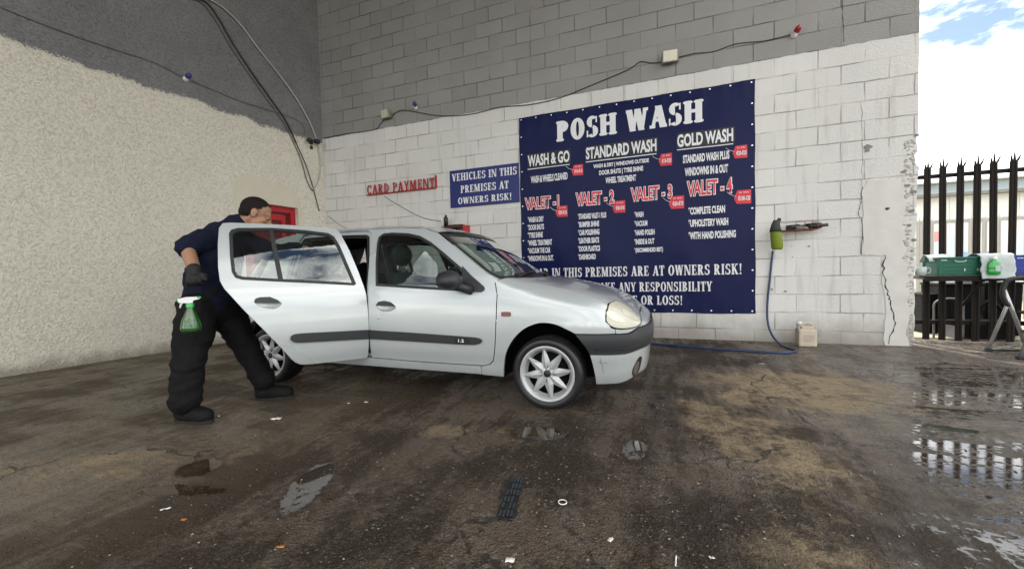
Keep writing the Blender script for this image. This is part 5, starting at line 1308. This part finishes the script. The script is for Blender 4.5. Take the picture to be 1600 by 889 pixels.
# hair: cropped cap over skull and nape, eyebrow, eye
mb = MB(); vs = []
hball(-.0125, 0, .0295, (.0985, .0775, .0885)); hball(-.048, 0, -.010, (.058, .065, .062))
def haircut(co):
    p = co-hc; t = R_(-24); ff = p.dot(FDIR); uu = p.z; f = (ff*math.cos(t)+uu*math.sin(t))/1.08; u = (-ff*math.sin(t)+uu*math.cos(t))/1.08
    j = .010*math.sin(co.x*310+co.z*190)+.006*math.sin(co.z*520-co.y*270)
    return (f > .038+j and u < .078) or (f > .018+j and u < .045+j) or (f > -.02+j and u < .012) or u < -.062+j
hair = fuse(mb, 'hair', 'hair', man, .0042, 1, .0025, 120, haircut)
mb = MB(); [mb.tube([headpt(.083, e*.018, .019), headpt(.082, e*.036, .024), headpt(.072, e*.052, .018)], [.004, .005, .002], 6) for e in (1, -1)]; mb.build('eyebrow', 'hair', man)
mb = MB()
for e in (1, -1): k = len(mb.v); mb.tube([headpt(.0965, e*.022, -.001), headpt(.0945, e*.038, -.001)], [.003, .002], 6)
mb.build('eye', 'hair', man)
# sweater
mb = MB(); caps(mb, *smooth_chain([pel+Vector((0, 0, -.03)), waist, chest, ub], [.164, .166, .164, .130]), n=20)
caps(mb, [shR+Vector((0, 0, -.02)), ub, shL+Vector((0, 0, -.02))], [.098, .13, .098]); caps(mb, *smooth_chain([shR, (shR+elR)/2+Vector((0, 0, .012)), elR+(wrR-elR)*-.05], [.090, .082, .071]))
caps(mb, *smooth_chain([shL, (shL+elL)/2, elL, wrL], [.088, .078, .068, .05])); caps(mb, [nk0+Vector((0, 0, -.03)), nk0+(nk1-nk0)*.35], [.105, .088])
sw = fuse(mb, 'sweater', 'sweater', man, .009, 5, .010, 9, stretch=(1, 1, 1.6))
# trousers
mb = MB(); caps(mb, [pel+Vector((0, 0, .04)), pel+Vector((0, 0, -.06))], [.15, .155], 20)
caps(mb, *smooth_chain([hip1, (hip1+kn1)/2, kn1, (kn1+ankp1)/2, ankp1+Vector((0, 0, .015))], [.128, .114, .096, .088, .090])); caps(mb, *smooth_chain([hip2, (hip2+kn2)/2, kn2, (kn2+ankp2)/2, ankp2+Vector((0, 0, .015))], [.122, .100, .084, .078, .080]))
caps(mb, [hip1, hip2], [.135, .135])
fuse(mb, 'trousers', 'trouser', man, .008, 3, .013, 6.5, stretch=(1, 1, 2.0))
# boots
for heel, toe, an in ((heel1, toe1, ank1), (heel2, toe2, ank2)):
    d = (toe-heel); L0 = d.length; d = d.normalized(); sd_ = Vector((d.y, -d.x, 0)); mb = MB()
    L0 = max(L0, .285)
    caps(mb, [heel+d*.045+Vector((0, 0, .055)), heel+d*(L0*.5)+Vector((0, 0, .058)), heel+d*(L0-.055)+Vector((0, 0, .048))], [.054, .057, .052]); caps(mb, [heel+d*.05+Vector((0, 0, .06)), heel+d*.045+Vector((0, 0, .17))], [.055, .062])
    bo = fuse(mb, 'boot', 'boot', man, .007, 4, .003, 20, lambda co: co.z < .012)
    mb = MB(); out = [(0.0, .034), (.05, .042), (L0*.45, .040), (L0*.72, .050), (L0*.92, .040), (L0+.004, .012)]
    poly = [(a, b) for a, b in out]+[(a, -b) for a, b in out[::-1]]; mb.prism(chaikin(poly, 1), .024, lambda a, b, h: tuple(heel+d*a+sd_*b+Vector((0, 0, h+.002)))); mb.build('sole', 'sole', bo)
# gloves: palm, four curled fingers and thumb
def glove(wr, ha, curl, name='glove'):
    mb = MB(); d = (ha-wr).normalized(); s1 = FDIR-d*FDIR.dot(d); s1.normalize(); nrm_ = d.cross(s1)
    caps(mb, [wr+d*.0, wr+d*.03], [.044, .042])
    for k in range(4):
        b = ha+s1*(.030-.020*k)-d*.01; caps(mb, [wr+d*.03+s1*(.018-.012*k), b], [.021, .017])
        L1, L2 = (.046, .036) if k in (1, 2) else (.038, .03)
        p1 = b+d*L1*math.cos(curl)+nrm_*L1*math.sin(curl); p2 = p1+d*L2*math.cos(curl*2.2)+nrm_*L2*math.sin(curl*2.2); p3 = p2+d*.024*math.cos(curl*3.2)+nrm_*.024*math.sin(curl*3.2)
        caps(mb, [b, p1, p2, p3], [.0145, .0135, .0125, .0115], 10)
    t0 = wr+d*.035+s1*.03; t1 = t0+s1*.032+d*.03+nrm_*.012; t2 = t1+d*.036+nrm_*.016; caps(mb, [wr+d*.02+s1*.01, t0, t1, t2], [.02, .019, .0155, .013], 10)
    return fuse(mb, name, 'glove', man, .0055, 2, .002, 30)
glove(wrR, hand, .55); glove(wrL, wrL+FDIR*.07+Vector((0, 0, -.02)), .4)
# spray bottle hooked at his hip
sb = A(299, 518, 2.56); t = empty('spray_bottle', tuple(PO+sb), R_(57), 'green trigger spray bottle with white head hooked on the man by his thigh', 'spray bottle')
mb = MB(); mb.lathe([(0, 0), (.050, .002), (.056, .012), (.056, .03), (.047, .075), (.030, .115), (.019, .145), (.017, .165), (0, .166)], n=24); mb.build('bottle_body', 'spraybody', t)
mb = MB(); mb.lathe([(.021, .155), (.022, .18), (.018, .185), (0, .186)], n=18); mb.build('collar', 'greenbottle', t)
mb = MB(); mb.prism([(-.055, .188), (-.062, .212), (-.02, .222), (.045, .222), (.05, .208), (.018, .200), (.012, .184), (-.014, .184)], .028, lambda a, b, h: (a, h-.014, b)); mb.tube([(-.03, 0, .200), (-.046, 0, .175), (-.05, 0, .155)], [.007, .006, .005], 6); mb.build('trigger_head', 'white', t)
mb = MB(); mb.box((-.064, 0, .206), (.012, .016, .016)); mb.box((.047, 0, .218), (.02, .03, .012)); mb.build('nozzle', 'greenbottle', t)
# ------------------------------------------------------------------ right-hand side: fence, shelf, crates, ladder, what lies beyond
FY = .45
fen = empty('palisade_fence', (8.44, FY, 0), 0, 'black steel palisade fence with split spiked tops right of the block wall', 'fence')
zt = wall(1452, 245, FY)[2]; zr1 = wall(1500, 272, FY)[2]; zr2 = wall(1480, 504, FY)[2]
def pale_mb(zt):
    mb = MB(); sec = [(-.034, .006), (-.022, -.010), (-.008, -.010), (0, -.004), (.008, -.010), (.022, -.010), (.034, .006)]; th = .004
    poly = sec+[(a, b+th) for a, b in sec[::-1]]
    mb.prism(poly, zt-.16, lambda a, b, h: (a, b, h+.02))
    for x0, xm, x1, lean in ((-.034, -.026, -.010, -.02), (-.012, 0, .012, .0), (.010, .026, .034, .04)):
        h = zt-.14; tip = zt-(.0 if x0 == -.012 else .05)
        mb.add([(x0, -.006, h), (x1, -.006, h), (x1, .0, h), (x0, .0, h), (xm+lean*.6, -.006-abs(lean)*.5, tip), (xm+lean*.6, -.002-abs(lean)*.5, tip)], [(0, 1, 4), (2, 3, 5), (1, 2, 5, 4), (3, 0, 4, 5)])
    return mb
p0 = pale_mb(zt).build('pale', 'fence', fen)
for k in range(1, 22):
    c = p0.copy(); COL.objects.link(c); c.parent = fen; c.location = (.150*k, 0, random.uniform(-.01, .012)); c.rotation_euler = (0, random.uniform(-.006, .006), random.uniform(-.05, .05))
for z in (zr1, zr2):
    mb = MB(); mb.box((1.5, .032, z), (3.4, .006, .05)); mb.box((1.5, .052, z+.022), (3.4, .036, .006)); mb.build('rail', 'fence', fen)
for x in (-.26, 2.52): mb = MB(); mb.box((x, .075, 1.0), (.06, .05, 2.0)); mb.build('post', 'fence', fen)

# bench board in front of the fence
zb = wall(1500, 430, .12)[2]
xb0 = wall(1436, 432, .16)[0]
t = empty('bench_shelf', (xb0+1, .2, zb), 0, 'narrow weathered board bracketed to the fence, carrying the crates', 'shelf')
mb = MB(); mb.box((0, .03, -.02), (2.0, .36, .04), bev=.006); mb.build('board', 'wood', t)
mb = MB(); mb.box((0, -.158, -.035), (2.0, .02, .06)); mb.build('front_rail', 'fence', t)
for x in (-.5, .45): mb = MB(); mb.box((x, .03, -.06), (.03, .34, .03)); mb.tube([(x, .18, -.36), (x, -.12, -.07)], .012, 6); mb.build('bracket', 'fence', t)
def crate(mat, x0, x1, y0, y1, z0, h, label):
    t = empty('plastic_crate', ((x0+x1)/2, (y0+y1)/2, z0), 0, label, 'crate'); wx, wy = x1-x0, y1-y0
    mb = MB(); th = .012
    mb.box((0, 0, .008), (wx-.03, wy-.03, .016))
    for sx, sy, lx, ly in ((0, -1, wx-.02, th), (0, 1, wx-.02, th), (-1, 0, th, wy-.02), (1, 0, th, wy-.02)):
        mb.box((sx*(wx/2-.012), sy*(wy/2-.012), h/2), (lx, ly, h-.03))
        for z in (.25, .5, .74): mb.box((sx*(wx/2-.004), sy*(wy/2-.004), h*z), (lx if sx == 0 else .008, ly if sy == 0 else .008, .008))
    for sx in (-1, 1):
        for sy in (-1, 1): mb.box((sx*(wx/2-.012), sy*(wy/2-.012), h/2), (.03, .03, h), bev=.006)
    mb.build('crate_wall', mat, t)
    mb = MB()
    for sx, sy, lx, ly in ((0, -1, wx+.01, .03), (0, 1, wx+.01, .03), (-1, 0, .03, wy+.01), (1, 0, .03, wy+.01)): mb.box((sx*(wx/2-.008), sy*(wy/2-.008), h-.008), (lx, ly, .022), bev=.005)
    mb.build('rim', mat, t)
    mb = MB(); mb.tube(spline([(-.05, -wy/2-.004, h-.035), (-.03, -wy/2-.006, h-.05), (.03, -wy/2-.006, h-.05), (.05, -wy/2-.004, h-.035)], 4), .006, 6); mb.box((-.18*wx*2.1, -wy/2-.003, h-.03), (.05, .004, .012)); mb.box((.1*wx, -wy/2-.003, h*.3), (.012, .004, .03)); mb.box((.4*wx, -wy/2-.003, h*.3), (.012, .004, .03)); mb.build('hand_grip', 'cloth', t)
    return t
gx0, gx1 = wall(1467, 420, .06)[0], wall(1535, 420, .06)[0]; ch = wall(1500, 402, .06)[2]-zb
crate('green_crate', gx0, gx1, .065, .365, zb+.001, ch, 'green plastic crate on the bench shelf against the fence')
bx0 = wall(1583, 420, .06)[0]
crate('blue_crate', bx0, bx0+.45, .065, .365, zb+.001, ch*1.02, 'blue plastic crate on the bench shelf at the right edge')
from mathutils import noise as mnoise
def rag(name, mat, x0, x1, pts_yz, label, seed=0, n=18):
    q = spline(pts_yz, 5); vs = []; fs = []; m = len(q)
    for i, (y, z) in enumerate(q):
        for j in range(n+1):
            u = j/n; x = x0+(x1-x0)*u; d = mnoise.noise(Vector((x*16+seed, i*.25, seed)))*.014; vs.append((x+mnoise.noise(Vector((i*.3, seed, u*3)))*.02, y-abs(d), z+d*.6))
    for i in range(m-1):
        for j in range(n): a = i*(n+1)+j; fs.append((a, a+1, a+n+2, a+n+1))
    mb = MB(); mb.add(vs, fs, True); o = mb.build(name, mat, recalc=False); md = o.modifiers.new('t', 'SOLIDIFY'); md.thickness = .004
    return tag(o, label, 'cloth')
cx0, cx1 = wall(1532, 420, .02)[0], wall(1586, 420, .02)[0]
rag('cleaning_cloth', 'cloth', cx0, cx1, [(.30, zb+ch*.9), (.15, zb+ch+.03), (.045, zb+ch+.01), (.02, zb+ch*.6), (.015, zb+.03), (.0, zb-.04)], 'pale grey cloth draped over the shelf between the two crates', 3)
rag('cleaning_cloth', 'cloth', wall(1444, 402, .2)[0]+.02, wall(1484, 402, .2)[0], [(.34, zb+ch*.75), (.28, zb+ch+.03), (.20, zb+ch+.02), (.13, zb+ch*.8)], 'crumpled pale rag lying in the green crate', 9)
gb = wall(1556, 428, -.03); t = empty('green_bottle', (gb[0], -.006, zb+.001), 0, 'bright green detergent bottle in front of the draped cloth', 'bottle')
mb = MB(); mb.lathe([(0, 0), (.052, .004), (.054, .05), (.048, .06), (.054, .07), (.054, .10), (.048, .108), (.05, .12), (.035, .15), (.018, .165), (.018, .185), (0, .186)], n=20, squash=(1, .45)); mb.build('bottle_body', 'greenbottle', t)
mb = MB(); mb.lathe([(.02, .17), (.021, .2), (0, .201)], n=14); mb.build('cap', 'white', t)
mb = MB(); mb.prism([(-.005, .04), (.034, .04), (.034, .10), (-.005, .10)], .001, lambda a, b, h: (a, -.0265-h, b)); mb.build('label', 'cloth', t)
for o in list(t.children): pass
q = wall(1441, 422, .1); t = empty('scoop', (q[0], .13, zb+.002), 0, 'small grey plastic jug at the left end of the bench shelf', 'jug')
mb = MB(); mb.lathe([(0, 0), (.045, .0), (.052, .10), (.046, .10), (.04, .01), (0, .008)], n=18); mb.tube(spline([(.05, 0, .085), (.085, 0, .08), (.08, 0, .03), (.046, 0, .025)], 3), .007, 6); mb.build('jug_body', 'cloth', t)

# step ladder
f1 = ground(1544, 549); t = empty('step_ladder', (f1[0], f1[1], 0), R_(0), 'folding aluminium step ladder with black bent handle at the right edge', 'ladder')
LX = lambda px, py: (wall(px, py, f1[1])[0]-f1[0], wall(px, py, f1[1])[2])
j0 = LX(1569, 452); h1 = LX(1575, 474); fr = LX(1606, 549)
for y in (0, -.40):
    mb = MB(); mb.tube([(.0, y, .03), (h1[0], y, h1[1]), (j0[0]-.0, y, j0[1])], .016, 8); mb.build('rear_leg', 'alu', t)
    mb = MB(); mb.tube([(j0[0]-.005, y, j0[1]+.01), (h1[0]+.012, y, h1[1]), (fr[0], y, .02)], .018, 8); mb.build('front_leg', 'alu', t)
    for fx in (0.0, fr[0]): mb = MB(); mb.box((fx, y, .02), (.05, .05, .04), bev=.01); mb.build('rubber_foot', 'rubber', t)
a1 = LX(1567, 462); a2 = LX(1568, 446); a3 = LX(1577, 437); a4 = LX(1600, 434)
mb = MB()
for y in (0, -.40): mb.tube(spline([(h1[0], y, h1[1]-.03), (a1[0], y, a1[1]), (a2[0]+.005, y, a2[1]), (a3[0], y, a3[1]), (a4[0], y, a4[1]), (a4[0]+.25, y, a4[1]-.005)], 5), .022, 8)
mb.tube([(a4[0]+.25, 0, a4[1]-.005), (a4[0]+.25, -.40, a4[1]-.005)], .022, 8); mb.build('handle', 'black', t)
mb = MB(); mb.tube([(0, 0, .02), (.45, .0, .02)], .014, 6); mb.build('base_bar', 'black', t)
for px, py in ((1590, 487), (1597, 517)):
    s_ = LX(px, py); mb = MB(); mb.box((s_[0]+.1, -.20, s_[1]), (.24, .36, .03), bev=.006); mb.build('step', 'black', t)

# scrap behind the fence
def boxat(name, mat, l, r, yt, yb, Y, dep, label, cat, bev=.02, extra=None):
    a, b_ = wall(l, yb, Y), wall(r, yt, Y); z0 = max(0.005, a[2]); t = empty(name, ((a[0]+b_[0])/2, Y+dep/2, z0), random.uniform(-.08, .08), label, cat); w_, h = b_[0]-a[0], b_[2]-z0
    mb = MB(); mb.box((0, 0, h/2), (w_, dep, h), bev=bev)
    mb.v = [(x*(1-.12*(1-z/h)), y, z) for x, y, z in mb.v]; mb.build('bin_body' if cat == 'bin' else 'casing', mat, t)
    mb = MB(); mb.box((0, -.01, h+.012), (w_*1.05, dep*1.06, .03), bev=.012); mb.build('lid', mat, t)
    mb = MB()
    for k in range(3): mb.box((-w_*.3+k*w_*.3, -dep/2-.006, h*.45), (.02, .014, h*.6))
    mb.build('rib', mat, t); return t
boxat('storage_bin', 'junk', 1474, 1534, 446, 533, .95, .5, 'black lidded bin behind the fence left of the blackest box', 'bin')
boxat('storage_bin', 'junk', 1538, 1600, 444, 533, 1.05, .5, 'tall black bin behind the fence at the right', 'bin')
boxat('scrap_box', 'fence', 1500, 1592, 506, 534, .72, .25, 'long low black box lying just behind the fence', 'box', .01)
boxat('scrap_box', 'junk', 1438, 1472, 462, 533, 1.1, .4, 'dark battered box behind the fence next to the wall end', 'box')
t = empty('bent_metal_stand', tuple(wall(1462, 533, .7)[:2])+(0,), 0, 'grey bent metal frame standing behind the fence', 'frame')
mb = MB(); mb.tube(spline([(-.02, 0, 0.0), (-.02, 0, .30), (-.01, 0, .45), (.10, .0, .50), (.24, 0, .47), (.26, 0, .3), (.26, 0, 0)], 4), .012, 6); mb.tube([(-.02, 0, .2), (.26, 0, .2)], .01, 6); mb.build('frame_tube', 'junk2', t)
mb = MB(); mb.box((.10, -.02, .10), (.16, .012, .15), Matrix.Rotation(R_(10), 3, 'Y'), .004); pl_ = mb.build('plate', 'palefence', t)
mb = MB(); mb.tube(spline([(.45, .1, .02), (.46, .1, .34), (.55, .08, .46), (.68, .1, .3), (.66, .12, .05)], 5), .02, 8); mb.build('hose_loop', 'junk', t)

# second, pale fence and the long building beyond
Y2 = 2.9
fe2 = empty('galvanised_fence', (wall(1440, 520, Y2)[0], Y2, 0), 0, 'pale galvanised palisade fence farther back, behind the black one', 'fence')
z2 = wall(1500, 335, Y2)[2]; q0 = pale_mb(z2).build('pale', 'palefence', fe2)
for k in range(1, 46):
    c = q0.copy(); COL.objects.link(c); c.parent = fe2; c.location = (.165*k-1.2, 0, 0)
zr = wall(1500, 345, Y2)[2]
for z in (zr, .35): mb = MB(); mb.box((2.4, .035, z), (7.4, .01, .06)); mb.build('rail', 'palefence', fe2)
YB2 = 13.0
bl_ = empty('industrial_building', (22, YB2, 0), 0, 'long cream industrial building with pale glazed band beyond both fences', 'building')
zb1 = wall(1500, 306, YB2)[2]; zb2 = wall(1500, 288, YB2)[2]
mb = MB(); mb.box((0, 3, zb1/2), (36, 6, zb1)); 
for k in range(60): mb.box((-17.7+k*.6, -.012, zb1/2), (.05, .03, zb1-.1))
mb.build('wall', 'building', bl_)
mb = MB(); mb.box((0, -.05, zb1+.04), (36.4, .5, .10)); mb.build('gutter', 'junk2', bl_)
mb = MB(); mb.box((0, 3.1, (zb1+zb2)/2+.1), (36, 5.6, zb2-zb1)); mb.build('glazed_band', 'glazing', bl_)
mb = MB(); mb.box((0, 3, zb2+.13), (36.5, 6.2, .08)); mb.build('roof', 'building', bl_)
for px, mat, lab in ((1455, 'pinkink', ''), (1537, 'pale_blue', ''), (1513, 'pale_blue', '')):
    a = wall(px, 401 if mat == 'pale_blue' else 370, YB2-.06); mb = MB(); mb.box((a[0]-22, -.045, a[2]), (.62, .03, .34)); mb.build('sign_panel', mat, bl_)
for k in range(12): mb = MB(); mb.box((-15+k*2.6, -.02, 1.35), (1.3, .05, 1.1)); mb.build('window', 'glazing', bl_)

# ------------------------------------------------------------------ litter on the floor
def scrap(px, py, ln, wd, rz, mat, label, cat, curl=.004):
    q = ground(px, py); n = 6; vs = []; fs = []; s_ = random.random()*50
    for i in range(n+1):
        for j in range(3):
            u, v = i/n-.5, j/2-.5; vs.append((u*ln+mnoise.noise(Vector((i, j, s_)))*ln*.07, v*wd*(1+.4*mnoise.noise(Vector((i*.8, s_, 0)))), .004+abs(mnoise.noise(Vector((i*.6, j, s_+9))))*curl*2))
    for i in range(n):
        for j in range(2): a = i*3+j; fs.append((a, a+3, a+4, a+1))
    mb = MB(); mb.add(vs, fs, True); o = mb.build(cat.replace(' ', '_'), mat, loc=(q[0], q[1], 0)); o.rotation_euler = (0, 0, rz)
    md = o.modifiers.new('t', 'SOLIDIFY'); md.thickness = .0015; return tag(o, label, cat)
scrap(432, 655, .06, .03, .3, 'paper', 'white paper scrap on the wet floor right of the near boot', 'paper scrap', .008)
scrap(259, 796, .035, .012, .9, 'paper', 'thin white strip on the floor at the lower left', 'paper scrap')
scrap(288, 813, .022, .012, .2, 'leaf', 'small orange leaf near the thin white strip', 'leaf')
scrap(438, 856, .028, .012, .5, 'leaf', 'orange leaf at the bottom of the picture', 'leaf', .006)
scrap(954, 845, .022, .014, 1.2, 'paper', 'folded white ticket on the floor below the front wheel', 'paper scrap', .006)
scrap(1056, 877, .05, .005, 1.5, 'paper', 'white stick lying upright in the picture at the bottom edge', 'stick', .001)
scrap(1112, 873, .018, .008, .1, 'paper', 'small white ring-pull near the bottom edge', 'ring pull')
scrap(1190, 569, .05, .02, .2, 'paper', 'white scrap on the floor in front of the hose loop', 'paper scrap')
scrap(572, 629, .03, .012, .2, 'paper', 'white scrap nearer the open door of two together', 'paper scrap')
scrap(545, 631, .02, .01, .2, 'paper', 'tiny white scrap left of its larger neighbour by the open door', 'paper scrap')
scrap(342, 651, .012, .01, .2, 'paper', 'tiny white scrap beside the near boot', 'paper scrap')
scrap(797, 877, .03, .02, .2, 'paper', 'torn pale scrap at the bottom edge below the grate strip', 'paper scrap')
scrap(1478, 568, .03, .02, .2, 'junk', 'dark scrap on the wet floor right of the can', 'scrap')
q = ground(879, 785); mb = MB(); mb.tube([(.017*math.cos(a), .017*math.sin(a), .003) for a in np.linspace(0, 2*math.pi, 25)], .0022, 6, cap=False); tag(mb.build('rubber_ring', 'whiteplastic', loc=(q[0], q[1], 0)), 'white plastic ring lying on the gravelly floor', 'ring')
# slotted strip
a, b_ = Vector(ground(809, 748)), Vector(ground(789, 810)); d = (b_-a); Ln = d.length; rz = math.atan2(d.y, d.x)
t = empty('slotted_strip', tuple(a), rz, 'dark slotted metal strip lying on the gravelly floor', 'metal strip')
mb = MB(); wd_ = .062
mb.box((Ln/2, -wd_/2, .005), (Ln, .006, .008)); mb.box((Ln/2, wd_/2, .005), (Ln, .006, .008)); mb.box((Ln/2, 0, .003), (Ln, wd_, .003))
mb.build('strip_frame', 'black', t)
mb = MB()
for k in range(6):
    for j in range(4):
        if (k, j) in ((1, 0), (3, 3), (4, 1)): continue
        mb.box((Ln*(k+.5)/6+random.uniform(-.004, .004), -wd_*.36+j*wd_*.24, .008), (Ln/6*.72, wd_*.15, .006), bev=.002)
mb.build('strip_bars', 'grate', t)
# loose stones: countless, one object per kind of stone
def stones(n, seed, smin, smax, power, keep):
    mb = MB(); q_ = random.Random(seed)
    for i in range(n):
        X = q_.uniform(3.0, 7.2); Y = q_.uniform(-5.3, -1.2); s_ = smin+(smax-smin)*q_.random()**power
        if q_.random() > keep(X, Y): continue
        j = lambda: q_.uniform(.6, 1.3)
        vs = [(X+s_*j()*a, Y+s_*j()*b, .0005+s_*.6*c*j()) for a, b, c in ((1, 0, .2), (-1, 0, .2), (0, 1, .2), (0, -1, .2), (0, 0, 1), (0, 0, -.3))]
        mb.add(vs, [(0, 2, 4), (2, 1, 4), (1, 3, 4), (3, 0, 4), (2, 0, 5), (1, 2, 5), (3, 1, 5), (0, 3, 5)])
    return mb
M['stone'] = simple('wet_dark_stones', (.075, .056, .04), .22, 0, .6, 60, spec=.6)
M['chip'] = simple('pale_stone_chips', (.30, .26, .205), .5, 0, .5, 60)
kp = lambda X, Y: (1 if X < 5.8 else .35)*(.55+.45*mnoise.noise(Vector((X*1.7, Y*1.7, 3))))*(0 if (1.9 < X-0 < 3.0) else 1)
tag(stones(9000, 11, .0022, .0085, 2.2, kp).build('loose_gravel', 'stone'), 'dark wet grit scattered over the yard floor', 'gravel', kind='stuff')
tag(stones(2200, 5, .0018, .0065, 3.0, kp).build('stone_chips', 'chip'), 'pale stone chips scattered over the yard floor', 'gravel', kind='stuff')
